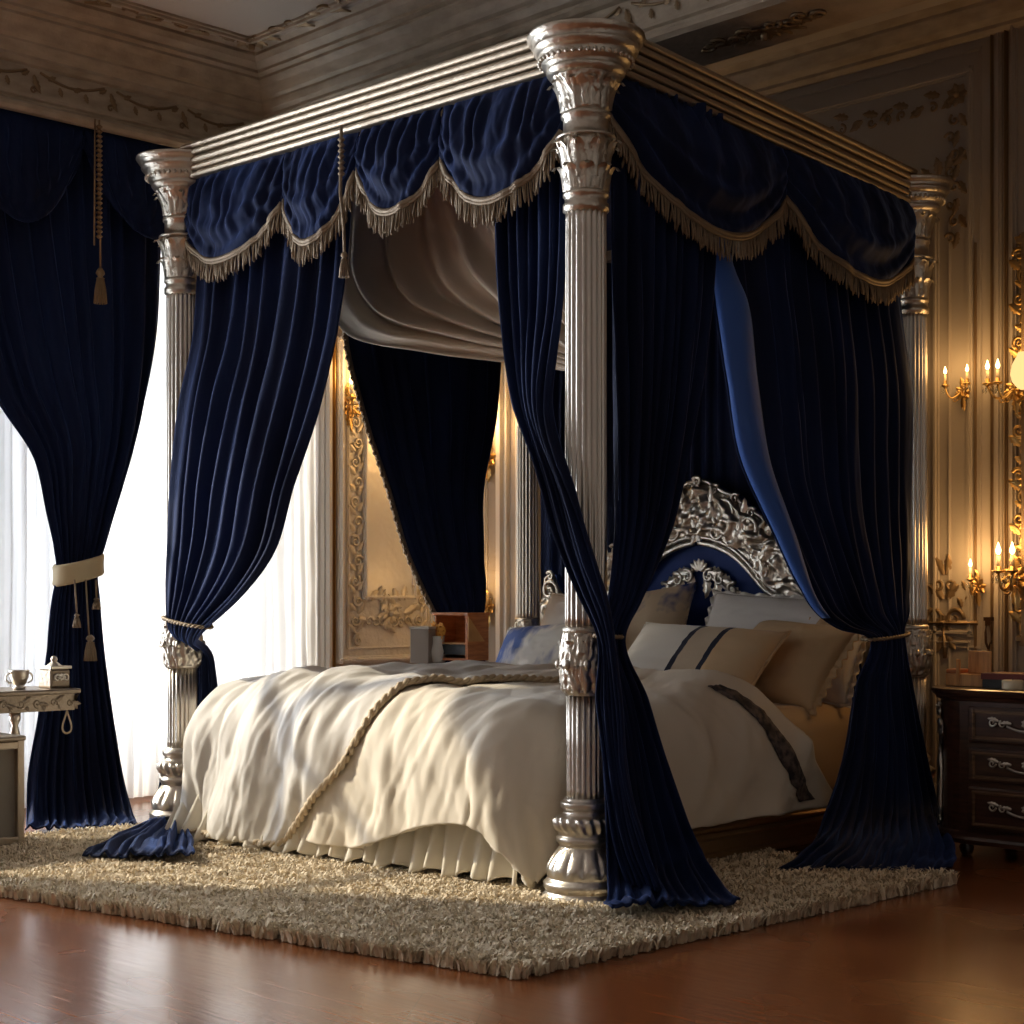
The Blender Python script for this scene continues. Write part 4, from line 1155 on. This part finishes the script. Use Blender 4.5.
# ------------------------------------------------------------------ rug
RUG = np.array([(-2.45, -1.42), (.56, -.85), (.62, 1.13), (-2.2, 1.0)])
b = MB()
RC = RUG.mean(axis=0); RIN = RC + (RUG - RC) * .972
V = [(x, y, .001) for x, y in RIN] + [(x, y, .010) for x, y in RIN]
b.add(V, [(3, 2, 1, 0), (4, 5, 6, 7)] + [(k, (k + 1) % 4, 4 + (k + 1) % 4, 4 + k) for k in range(4)])
rug = b.build('rug', M['rug_back'], smooth=False)
tag(rug, 'thick cream shag rug lying under the foot of the bed', 'rug')
def tufts(n, blades=4):
    a, c_ = rng.random(n), rng.random(n)
    q = RUG
    p = (q[0] * (1 - a)[:, None] + q[1] * a[:, None]) * (1 - c_)[:, None] + (q[3] * (1 - a)[:, None] + q[2] * a[:, None]) * c_[:, None]
    inside = (p[:, 0] > -2.0) & (p[:, 0] < -.25) & (p[:, 1] > .02)
    for (px_, py_, _s) in POSTS[:2]: inside |= np.hypot(p[:, 0] - px_, p[:, 1] - py_) < .15
    p = p[~inside]
    n = len(p)
    lean = rng.random(n) * 2 * PI
    V, F = [], []
    clump = .5 + .5 * pn(p[:, 0] * 14, p[:, 1] * 14, 1)
    allV = []
    for k in range(blades):
        ang = lean + rng.normal(0, .9, n)
        L_ = .031 * (.75 + .5 * rng.random(n)) * (.8 + .35 * clump)
        w = .0032 * (.8 + .5 * rng.random(n))
        ln = .25 + .75 * rng.random(n)
        dx, dy = np.cos(ang), np.sin(ang)
        ox, oy = -dy, dx
        bx = p[:, 0] + rng.normal(0, .004, n); by = p[:, 1] + rng.normal(0, .004, n)
        def pt(f, s, hz): return np.stack([bx + dx * L_ * ln * f + ox * w * s, by + dy * L_ * ln * f + oy * w * s, .003 + L_ * 1.2 * hz], 1)
        vs = [pt(0, -1, 0), pt(0, 1, 0), pt(.3, -1.1, .55), pt(.3, 1.1, .55), pt(.75, -.7, .92), pt(.75, .7, .92), pt(1.15, 0, .95)]
        allV.append(np.stack(vs, 1))
    A = np.concatenate(allV)                       # (n*blades, 7, 3)
    m = len(A)
    base = np.arange(m)[:, None] * 7
    quads = np.concatenate([base + np.array([0, 1, 3, 2]), base + np.array([2, 3, 5, 4])])
    tris = base + np.array([4, 5, 6])
    me = bpy.data.meshes.new('pile')
    nq, nt = len(quads), len(tris)
    me.vertices.add(m * 7); me.vertices.foreach_set('co', A.reshape(-1))
    me.loops.add(nq * 4 + nt * 3)
    me.loops.foreach_set('vertex_index', np.concatenate([quads.reshape(-1), tris.reshape(-1)]).astype(np.int32))
    me.polygons.add(nq + nt)
    st = np.concatenate([np.arange(nq) * 4, nq * 4 + np.arange(nt) * 3]).astype(np.int32)
    me.polygons.foreach_set('loop_start', st)
    me.polygons.foreach_set('loop_total', np.concatenate([np.full(nq, 4), np.full(nt, 3)]).astype(np.int32))
    me.update(calc_edges=True); me.validate()
    return link('pile', me, M['rug_pile'], rug)
tag(tufts(46000, 4), kind='stuff')

# ------------------------------------------------------------------ nightstands
def plan(x0, x1, y0, y1, r, ins=0, m=10):
    pts = []
    for (cx, cy, a0, rr) in ((x0 + r, y0 + r, PI, r), (x1 - r, y0 + r, 1.5 * PI, r), (x1 - .02, y1 - .02, 0, .02), (x0 + .02, y1 - .02, PI / 2, .02)):
        for k in range(m):
            a = a0 + PI / 2 * k / (m - 1)
            R_ = max(rr - ins, .004)
            ex = (ins if rr == .02 else 0)
            pts.append((cx + R_ * math.cos(a), cy + R_ * math.sin(a)))
    return pts
def slab(b, lv, x0, x1, y0, y1, r):
    V = []
    for ins, z in lv: V += [(x, y, z) for x, y in plan(x0, x1, y0, y1, r, ins)]
    m = 40
    b.add(V, grid_faces(len(lv), m, True) + [tuple(range(m - 1, -1, -1)), tuple((len(lv) - 1) * m + k for k in range(m))])
def nightstand(label, loc, H=.615):
    t = empty('nightstand', loc)
    tag(t, label, 'nightstand')
    W, D = .86, .62
    b = MB(); slab(b, [(.0, .10), (.0, H - .05), (.0, H - .045)], 0, W, 0, D, .19); b.build('carcass', M['dark_wood'], t, smooth=False)
    b = MB(); slab(b, [(.0, H - .045), (-.015, H - .04), (-.02, H - .03), (-.03, H - .022), (-.035, H - .012), (-.03, H - .003), (-.02, H)], 0, W, 0, D, .19); b.build('top', M['dark_wood'], t, smooth=False)
    b = MB(); slab(b, [(-.0, .055), (-.02, .06), (-.025, .075), (-.02, .085), (-.01, .095), (0, .102)], 0, W, 0, D, .19); b.build('plinth', M['dark_wood'], t, smooth=False)
    for x, y in ((.13, .10), (W - .13, .10), (.06, D - .06), (W - .06, D - .06)):
        b = MB(); b.lathe([(0, .016), (.012, .024), (.03, .028), (.045, .02), (.056, .03)], 16, (x, y)); b.build('foot', M['dark_wood'], t)
    zs = [(.115, .265), (.285, .405), (.425, .555)]
    for z0, z1 in zs:
        b = MB(); b.box(.20, W - .20, -.016, .02, z0, z1)
        d = b.build('drawer', M['dark_wood'], t, smooth=False, bevel=.006)
        o = Orn((0, -.016, 0), (1, 0, 0), (0, 0, 1), (0, -1, 0)); rect(o, .225, W - .225, z0 + .018, z1 - .018, .012, .006)
        o.build('moulding', M['rail_wood'], d, smooth=False)
        o = Orn((0, -.018, 0), (1, 0, 0), (0, 0, 1), (0, -1, 0))
        zc = (z0 + z1) / 2
        for s in (-1, 1):
            o.scroll(W / 2 + s * .13, zc + .01, .016, 0, s * 1.2, .0045); o.scroll(W / 2 + s * .09, zc + .006, .014, 2, -s * 1.2, .004)
            o.leaf(W / 2 + s * .05, zc + .008, PI / 2 - s * 1.4, .05, .008); o.leaf(W / 2 + s * .1, zc + .014, PI / 2 - s * 1.2, .05, .008)
        tt = np.linspace(-1, 1, 20); o.tube(np.stack([W / 2 + tt * .07, zc - .015 * (1 - tt ** 2)], 1), .005, .012)
        o.flower(W / 2, zc + .012, .018)
        o.build('handle', M['old_silver'], d)
    # silver console carving on the rounded front corners
    for s, xc in ((1, .055), (-1, W - .055)):
        n_ = np.array((-s * .70, -.71, 0)); a_ = np.array((s * .71, -.70, 0))
        o = Orn((xc, .055, 0), a_, (0, 0, 1), n_)
        o.scroll(0, .53, .026, 1, 1.3, .010, d=.01); o.scroll(.006, .48, .02, 3, -1.2, .008, d=.01); o.leaf(0, .47, -PI / 2, .09, .022); o.leaf(-.012, .50, -1.9, .06, .014); o.leaf(.012, .50, -1.2, .06, .014)
        o.flower(0, .545, .024, .012)
        o.tube([(0, .40), (.004, .34), (0, .26), (-.003, .18), (0, .12)], [.008, .014, .017, .014, .009], .006); o.leaf(0, .37, -PI / 2, .12, .016, .012); o.scroll(0, .125, .018, 0, 1.2, .007, d=.01)
        o.build('corner_carving', M['silver'], t)
    return t
ns = nightstand('dark carved nightstand standing right of the bed, holding books and a glass', (.185, 1.62, 0))
# things on the right nightstand (top at .615)
TZ = .616
t = empty('wooden_box', (.285, 1.80, TZ), .05); tag(t, 'small amber wooden desk box with a raised back on the right nightstand', 'box')
b = MB(); b.box(-.075, .075, -.05, .05, 0, .045); b.build('body', M['amber_wood'], t, smooth=False, bevel=.003)
b = MB(); b.box(-.02, .072, .02, .03, .045, .13); b.build('back_panel', M['amber_wood'], t, smooth=False, bevel=.003)
b = MB(); b.box(-.075, -.03, -.045, .045, .046, .062); b.build('lid', M['orange_wood'], t, smooth=False, bevel=.003)
b = MB(); b.box(-.03, -.018, -.055, -.04, .0, .1); b.build('upright', M['amber_wood'], t, smooth=False, bevel=.002)
def book(label, loc, rz, w, d, h, cov):
    t = empty('book', loc, rz); tag(t, label, 'book', 'books on the right nightstand')
    b = MB(); b.box(-w / 2, w / 2, -d / 2, d / 2, 0, .004); b.box(-w / 2, w / 2, -d / 2, d / 2, h - .004, h); b.box(-w / 2, w / 2, -d / 2, -d / 2 + .005, .004, h - .004)
    b.build('cover', cov, t, smooth=False)
    b = MB(); b.box(-w / 2 + .005, w / 2 - .005, -d / 2 + .0055, d / 2 - .006, .0045, h - .0045); b.build('pages', M['page'], t, smooth=False)
    return t
book('dark green book lying under the red book on the right nightstand', (.475, 1.80, TZ), .05, .20, .15, .03, M['book_black'])
book('dark red book lying on top of the green book', (.475, 1.80, TZ + .031), .10, .21, .16, .022, M['book_red'])
t = empty('candle', (.52, 1.68, TZ)); tag(t, 'short cream candle in front of the books on the right nightstand', 'candle')
b = MB(); b.lathe([(0, .036), (.004, .038), (.03, .038), (.034, .034), (.031, .01)], 24); b.build('wax', M['wax'], t)
b = MB(); b.tube([(0, 0, .03), (.001, 0, .042)], .0015, 5); b.build('wick', M['book_black'], t)
t = empty('drinking_glass', (.545, 1.83, TZ + .054)); tag(t, 'small clear glass tumbler standing on the red book', 'glass')
b = MB(); b.lathe([(0, .001), (0, .03), (.004, .033), (.05, .040), (.065, .041), (.065, .0385), (.05, .0375), (.008, .030), (.006, .001)], 32, cap=False); b.build('bowl', M['drinking_glass'], t)

# things on the left nightstand
def bed_z(x, y, rad=.06):
    Q = np.concatenate([P2.reshape(-1, 3), PDUV.reshape(-1, 3)])
    m_ = np.hypot(Q[:, 0] - x, Q[:, 1] - y) < rad
    return max(float(Q[m_, 2].max()) if m_.any() else 0, .531) + .004
t = empty('letter_box', (-1.63, 1.0, bed_z(-1.63, 1.0, .1)), 0); tag(t, 'orange wooden open box with a shelf, standing on the far side of the bed', 'box')
t.scale = (.78, .66, .80)
b = MB(); b.box(-.13, .13, .08, .09, 0, .235); b.box(-.13, -.12, -.09, .08, 0, .235); b.box(.11, .13, -.09, .08, 0, .235); b.box(-.12, .11, -.09, .08, 0, .012); b.build('carcass', M['orange_wood'], t, smooth=False)
b = MB(); b.box(-.145, .14, -.10, .095, .235, .25); b.build('lid', M['orange_wood'], t, smooth=False, bevel=.003)
b = MB(); b.box(-.12, .11, -.085, .08, .085, .093); b.build('shelf', M['amber_wood'], t, smooth=False)
b = MB(); b.box(-.118, .108, -.088, -.08, .03, .082); b.build('drawer', M['book_black'], t, smooth=False)
b = MB()
V = [(.131, -.09, .10), (.131, .05, .10), (.131, -.09, .23), (.137, -.09, .10), (.137, .05, .10), (.137, -.09, .23)]
b.add(V, [(0, 2, 1), (3, 4, 5), (0, 1, 4, 3), (1, 2, 5, 4), (2, 0, 3, 5)]); b.build('side_brace', M['amber_wood'], t, smooth=False)
t = empty('card_box', (-1.765, .91, bed_z(-1.765, .91)), .3); tag(t, 'small grey card box standing left of the flower jug', 'box')
b = MB(); b.box(-.045, .045, -.04, .04, 0, .145); b.build('body', M['stone_card'], t, smooth=False, bevel=.003)
b = MB(); b.box(-.047, .047, -.042, .042, .145, .155); b.build('lid', M['white_glaze'], t, smooth=False, bevel=.002)
t = empty('flower_jug', (-1.715, .945, bed_z(-1.715, .945, .04))); tag(t, 'white jug of orange flowers between the grey box and the wooden box', 'jug')
b = MB(); b.lathe([(0, .025), (.01, .03), (.05, .038), (.085, .026), (.11, .028), (.115, .03)], 24); b.build('jug', M['white_glaze'], t)
o = Orn((0, 0, .125), (1, 0, 0), (0, 0, 1), (0, -1, 0))
for k in range(7): o.flower(.03 * math.cos(k * 2.4), .012 + .02 * math.sin(k * 1.7), .022, .012 * math.sin(k * 3))
o.build('flowers', M['flower_orange'], t)
# carved pale panel / mirror on the window wall
t = empty('carved_mirror', (XL, 2.03, .60)); tag(t, 'tall pale carved mirror panel with silver scrollwork on the window wall behind the bed', 'mirror')
mir, _, _, _ = principled('mirror_glass', (.78, .77, .74), .38, 1.0)
M['mirror_glass'] = mir
mk('pale_glass', (.80, .79, .76), .45, .35, bp=dict(scale=7, strength=.35, dist=.03))
noise_color(mir, (.55, .53, .49), (.86, .85, .82), scale=4, lo=.3, hi=.7)
b = MB(); b.box(.004, .025, -.34, .34, 0, 1.72); b.build('panel', M['carved_panel'], t, smooth=False)
b = MB(); b.box(.0255, .03, -.15, .18, .36, 1.46); b.build('glass', M['pale_glass'], t, smooth=False)
o = Orn((.025, 0, 0), (0, 1, 0), (0, 0, 1), (1, 0, 0)); rect(o, -.325, .325, .02, 1.70, .035, .035); rect(o, -.27, .27, .08, 1.64, .014, .014); rect(o, -.16, .19, .35, 1.47, .025, .03)
o.build('frame', M['carved_panel'], t, smooth=False)
o = Orn((.028, 0, 0), (0, 1, 0), (0, 0, 1), (1, 0, 0))
r_ = random.Random(4)
for y in (-.215, .235):
    o = Orn((.028, 0, 0), (0, 1, 0), (0, 0, 1), (1, 0, 0))
    for k in range(15):
        z = .12 + k * .105
        s = (-1) ** k
        o.scroll(y + .01 * s, z, .035, r_.uniform(0, 6), s * 1.4, .009); o.leaf(y, z + .03, PI / 2 + s * .7, .085, .02); o.leaf(y, z + .05, PI / 2 - s * .8, .07, .017)
    o.build('scrollwork', M['silver_relief'], t)
o = Orn((.028, 0, 0), (0, 1, 0), (0, 0, 1), (1, 0, 0))
for k in range(7):
    y = -.13 + k * .045
    for z in (.22,): o.scroll(y, z, .03, k, (-1) ** k * 1.3, .008); o.leaf(y, z, r_.uniform(0, 6), .08, .02)
for k in range(14): o.leaf(-.12 + .28 * r_.random(), .25 + .18 * r_.random(), r_.uniform(0, 6), .09, .022)
o.flower(.015, .26, .06)
o.build('lower_carving', M['silver_relief'], t)

# mirror frame at the far right, on the head wall
t = empty('gilt_mirror', (.44, YH, .80)); tag(t, 'tall dark gilt framed mirror at the right edge, above the nightstand', 'mirror')
b = MB(); b.box(-.20, .20, -.02, -.004, .0, 1.55); b.build('glass', M['mirror_glass'], t, smooth=False)
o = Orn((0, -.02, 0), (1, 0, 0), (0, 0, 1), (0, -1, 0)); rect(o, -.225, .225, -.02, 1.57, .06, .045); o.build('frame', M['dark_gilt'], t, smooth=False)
o = Orn((0, -.05, 0), (1, 0, 0), (0, 0, 1), (0, -1, 0))
for x in (-.235, .235):
    o = Orn((0, -.05, 0), (1, 0, 0), (0, 0, 1), (0, -1, 0))
    for k in range(18):
        z = .02 + k * .088; s = (-1) ** k
        o.scroll(x + .012 * s, z, .03, k * 1.3, s * 1.4, .009); o.leaf(x, z + .02, PI / 2 + s * .7, .075, .018); o.leaf(x - .02 * s, z + .04, PI / 2 - s * .9, .06, .015)
    o.build('scrollwork', M['gilt'], t)

# ------------------------------------------------------------------ sconces
def sconce(label, org, ux, un, arms, up=.10, size=1.0, power=6, kind='flame', glow=None):
    ux, un = np.array(ux, float), np.array(un, float)
    t = empty('wall_sconce', org); tag(t, label, 'sconce', 'gilt wall sconces')
    o = Orn((0, 0, 0), ux, (0, 0, 1), un)
    for k in range(8): o.leaf(0, 0, 2 * PI * k / 8, .07 * size, .018 * size, .004)
    o.leaf(0, -.02 * size, -PI / 2, .12 * size, .022 * size); o.leaf(0, .02 * size, PI / 2, .1 * size, .02 * size); o.flower(0, 0, .035 * size, .015)
    o.build('backplate', M['gilt'], t)
    for a in arms:
        t_ = np.linspace(0, 1, 16)
        x = a * t_ ** .8; z = -.06 * np.sin(PI * t_) * size + (up - .08) * t_; dpt = .02 + .07 * size * np.sin(t_ * PI * .55)
        oo = Orn((0, 0, 0), ux, (0, 0, 1), un)
        oo.mb.tube(oo.W(np.stack([x, z], 1), dpt), .007 * size, 6)
        oo.scroll(a * .5, -.05 * size, .022 * size, 0, 1.2 if a >= 0 else -1.2, .005 * size, d=.05 * size)
        tip = oo.W([(a, up - .08)], dpt[-1])[0]
        oo.mb.lathe([(tip[2], .006 * size), (tip[2] + .006, .026 * size), (tip[2] + .012, .028 * size), (tip[2] + .014, .012 * size), (tip[2] + .028, .014 * size)], 14, (tip[0], tip[1]))
        arm = oo.build('arm', M['gilt'], t)
        b = MB(); b.lathe([(tip[2] + .026, .009 * size), (tip[2] + .026 + .05 * size, .009 * size)], 10, (tip[0], tip[1])); b.build('candle', M['wax'], arm)
        b = MB(); zf = tip[2] + .03 + .05 * size
        b.lathe([(zf, .003), (zf + .008 * size, .010 * size), (zf + .02 * size, .012 * size), (zf + .035 * size, .007 * size), (zf + .055 * size, .001)], 12, (tip[0], tip[1])); b.build('flame', M['flame'], arm)
        # crystal drops under the pan
        b = MB()
        for q in range(5):
            aa = 2 * PI * q / 5; cx, cy = tip[0] + .024 * size * math.cos(aa), tip[1] + .024 * size * math.sin(aa)
            b.lathe([(tip[2] - .045 * size, .001), (tip[2] - .03 * size, .006 * size), (tip[2] - .005, .001)], 6, (cx, cy))
        b.build('crystal', M['drinking_glass'], arm)
        li = bpy.data.lights.new('sconce_light', 'POINT'); li.energy = power; li.color = (1, .56, .21); li.shadow_soft_size = .06
        lo = bpy.data.objects.new('sconce_light', li); COL.objects.link(lo); lo.parent = arm
        lo.location = Vector(tip) + Vector((0, 0, .16 * size)) + Vector(un) * .05
    return t
YS = YH - .02
sconce('gilt two armed wall sconce lit right of the far right post, upper', (-.075, YS, 1.79), (1, 0, 0), (0, -1, 0), (-.05, .05), power=.55, size=.55)
sconce('single gilt candle sconce lit low on the wall above the nightstand', (-.008, YS, .99), (1, 0, 0), (0, -1, 0), (0.0,), power=1.9, size=.6)
big = sconce('large gilt sconce with a glowing round shade on the gilt mirror at right edge', (.19, YS - .06, 1.77), (1, 0, 0), (0, -1, 0), (-.085, -.04), power=.5, size=.7)
b = MB(); b.lathe([(-.01, .02), (0, .034), (.02, .05), (.05, .058), (.09, .05), (.12, .034), (.135, .028)], 24, (.085, -.08)); b.build('lamp_shade', M['shade_glow'], big)
b = MB(); b.tube([(0, -.01, -.02), (.04, -.05, -.05), (.085, -.08, -.035), (.085, -.08, -.01)], .008, 8); b.build('shade_arm', M['gilt'], big)
li = bpy.data.lights.new('sconce_light', 'POINT'); li.energy = .8; li.color = (1, .58, .22); li.shadow_soft_size = .06
lo = bpy.data.objects.new('sconce_light', li); COL.objects.link(lo); lo.parent = big; lo.location = (.085, -.08, .20)
sconce('gilt sconce lit low on the gilt mirror frame at the right edge', (.19, YS - .06, 1.02), (1, 0, 0), (0, -1, 0), (-.03, .03), power=1.2, size=.9)
sconce('gilt sconce lit on the window wall at top of the carved mirror', (XL + .03, 1.76, 1.96), (0, 1, 0), (1, 0, 0), (-.05, .05), power=1.1, size=1.0)
sconce('gilt sconce lit in the far corner left of the fluted rear post', (-2.90, YS, 1.70), (1, 0, 0), (0, -1, 0), (-.04, .04), power=3.2, size=1.0)
sconce('small gilt sconce low in the far corner beside the orange wooden box', (-2.90, YS, .90), (1, 0, 0), (0, -1, 0), (0.0,), power=1.0, size=.8)
# bell pull
t = empty('bell_pull', (.034, YH - .012, .70)); tag(t, 'dark bronze bell pull hanging on the wall below the single candle sconce', 'bell pull')
b = MB()
for s in (-1, 1): b.tube([(s * .008, 0, .15), (s * .013, 0, .10), (s * .011, 0, .06), (0, 0, .035)], .005, 6)
b.tube([(0, 0, .035), (0, 0, .0)], .005, 6); b.build('loop', M['bronze'], t)
b = MB(); b.box(-.018, .018, -.008, .012, .15, .165); b.box(-.012, .012, -.006, .012, .13, .15); b.build('hook', M['bronze'], t, smooth=False)
b = MB(); tassel(b, 0, 0, .0, .05, .008); b.build('tassel', M['bronze'], t)

# ------------------------------------------------------------------ left table group
TX0, TX1, TY0, TY1 = -2.70, -2.40, -1.35, -.34
t = empty('console_table', (-2.55, -.85, 0)); tag(t, 'silver carved console table at the left edge before the window curtain', 'table')
def loc_build(b, name, mat, par, **k):
    o = b.build(name, mat, par, **k)
    o.location = o.location - par.location
    return o
b = MB(); b.box(TX0, TX1, TY0, TY1, .565, .585); loc_build(b, 'table_top', M['tarnished_silver'], t, smooth=False, bevel=.006)
b = MB(); b.box(TX0 + .02, TX1 - .02, TY0 + .02, TY1 - .02, .50, .5645); ap = loc_build(b, 'apron', M['tarnished_silver'], t, smooth=False)
o = Orn((TX1 - .02, 0, 0), (0, 1, 0), (0, 0, 1), (1, 0, 0))
for k in range(14):
    y = TY0 + .06 + k * .07; s = (-1) ** k; o.scroll(y, .532, .018, k, s * 1.3, .004, d=.0); o.leaf(y, .535, .4 * s, .05, .010, d=0); o.leaf(y + .02, .525, -1.2, .025, .008, d=0)
oo = o.build('carving', M['tarnished_silver'], ap); 
o2 = Orn((0, TY1 - .02, 0), (1, 0, 0), (0, 0, 1), (0, 1, 0))
for k in range(4):
    x = TX0 + .05 + k * .07; o2.scroll(x, .532, .018, k, (-1) ** k * 1.3, .004, d=0); o2.leaf(x, .535, .4, .05, .010, d=0)
o2.build('carving', M['tarnished_silver'], ap)
o = Orn((TX1 - .008, 0, 0), (0, 1, 0), (0, 0, 1), (1, 0, 0)); tt = np.linspace(0, 1, 20)
o.tube(np.stack([-.40 + .022 * np.sin(2 * PI * tt) * np.sin(PI * tt) ** .3, .50 - .09 * np.sin(PI * tt)], 1), .004); o.build('cord_loop', M['cord'], ap)
for x, y in ((TX1 - .05, -.60), (TX0 + .05, -.60), (TX1 - .05, TY0 + .06), (TX0 + .05, TY0 + .06)):
    b = MB(); b.lathe([(0, .014), (.02, .022), (.03, .014), (.06, .012), (.20, .020), (.28, .014), (.33, .024), (.36, .014), (.40, .024), (.45, .012), (.47, .022), (.50, .022)], 20, (x, y))
    loc_build(b, 'leg', M['old_silver'], t)
# footed gilt framed cabinet below
CX, CY = -2.40, -1.10
t = empty('low_cabinet', (CX, CY, 0)); tag(t, 'low gilt framed cabinet with grey sides standing under the console table edge', 'cabinet')
b = MB(); b.box(-.02, .22, -.40, .36, .055, .385); b.build('carcass', M['grey_velvet'], t, smooth=False)
b = MB()
for x in (-.03, .23):
    for y in (-.41, .37): b.box(x - .014, x + .014, y - .014, y + .014, .03, .42)
for z in (.05, .40):
    for x in (-.03, .23): b.box(x - .012, x + .012, -.41, .37, z - .014, z + .014)
    for y in (-.41, .37): b.box(-.03, .23, y - .012, y + .012, z - .014, z + .014)
b.build('frame', M['silver_gilt'], t, smooth=False, bevel=.004)
b = MB(); b.box(-.05, .25, -.43, .39, .415, .435); b.build('top', M['silver_gilt'], t, smooth=False, bevel=.008)
for x in (-.03, .23):
    for y in (-.41, .37):
        b = MB(); b.lathe([(0, .010), (.006, .020), (.018, .024), (.03, .016), (.034, .012)], 14, (x, y)); b.build('foot', M['silver_gilt'], t)
# silver pieces on the table
t = empty('silver_cup', (-2.50, -.555, .586)); tag(t, 'small silver two handled cup on the console table', 'cup')
b = MB(); b.lathe([(0, .022), (.006, .026), (.012, .016), (.022, .026), (.05, .036), (.07, .038), (.075, .041), (.073, .036), (.05, .032), (.03, .01)], 24); b.build('bowl', M['silver'], t)
for s in (-1, 1):
    b = MB(); tt = np.linspace(-PI / 2, PI / 2, 12); b.tube([(0, s * (.034 + .022 * math.cos(a)), .045 + .02 * math.sin(a)) for a in tt], .004, 6); b.build('handle', M['silver'], t)
t = empty('silver_casket', (-2.50, -.405, .586), .1); tag(t, 'dark silver casket with a finial lid on the console table, before the curtain', 'casket')
b = MB(); b.box(-.045, .045, -.045, .045, 0, .075); b.build('body', M['tarnished_silver'], t, smooth=False, bevel=.008)
b = MB(); b.box(-.05, .05, -.05, .05, .0755, .088); b.lathe([(.088, .03), (.095, .022), (.105, .01), (.112, .014), (.12, .012), (.128, .002)], 14); lid = b.build('lid', M['old_silver'], t, smooth=False, bevel=.003)
o = Orn((.046, 0, 0), (0, 1, 0), (0, 0, 1), (1, 0, 0)); o.scroll(-.02, .04, .018, 0, 1.3, .005); o.scroll(.02, .04, .018, PI, -1.3, .005); o.flower(0, .045, .016); o.build('ornament', M['silver'], t)

# ------------------------------------------------------------------ light
w = bpy.data.worlds.new('World'); scene.world = w; w.use_nodes = True
bg = w.node_tree.nodes['Background']; bg.inputs[0].default_value = (.92, .96, 1, 1); bg.inputs[1].default_value = 1.0
sun = bpy.data.lights.new('sun', 'SUN'); sun.energy = 8.0; sun.angle = math.radians(1.2); sun.color = (1, .85, .62)
so = bpy.data.objects.new('sun', sun); COL.objects.link(so)
d = Vector((.83, .47, -.62)); so.rotation_euler = d.to_track_quat('-Z', 'Y').to_euler()
for k, (a, c_) in enumerate(WIN):
    li = bpy.data.lights.new('window_daylight', 'AREA'); li.shape = 'RECTANGLE'; li.size = c_ - a; li.size_y = ZW1 - ZW0
    li.energy = (200, 185, 50)[k]; li.color = (.93, .96, 1)
    lo = bpy.data.objects.new('window_daylight', li); COL.objects.link(lo)
    lo.location = (XL - .5, (a + c_) / 2, (ZW0 + ZW1) / 2); lo.rotation_euler = (0, -PI / 2, 0)
    lo.rotation_euler = Vector((1, 0, 0)).to_track_quat('-Z', 'Y').to_euler()

# ------------------------------------------------------------------ camera
cam = bpy.data.cameras.new('camera'); cam.lens = 1630 / 1024 * 36; cam.sensor_width = 36; cam.shift_y = 88 / 1024
co = bpy.data.objects.new('camera', cam); COL.objects.link(co)
co.location = (3.3858, -3.6819, .935); co.rotation_euler = (PI / 2, 0, math.radians(45.2))
cam.clip_start = .05
scene.camera = co
vs = scene.view_settings
vs.view_transform = 'Standard'; vs.look = 'None'; vs.gamma = 1; vs.use_curve_mapping = False; vs.exposure = .12
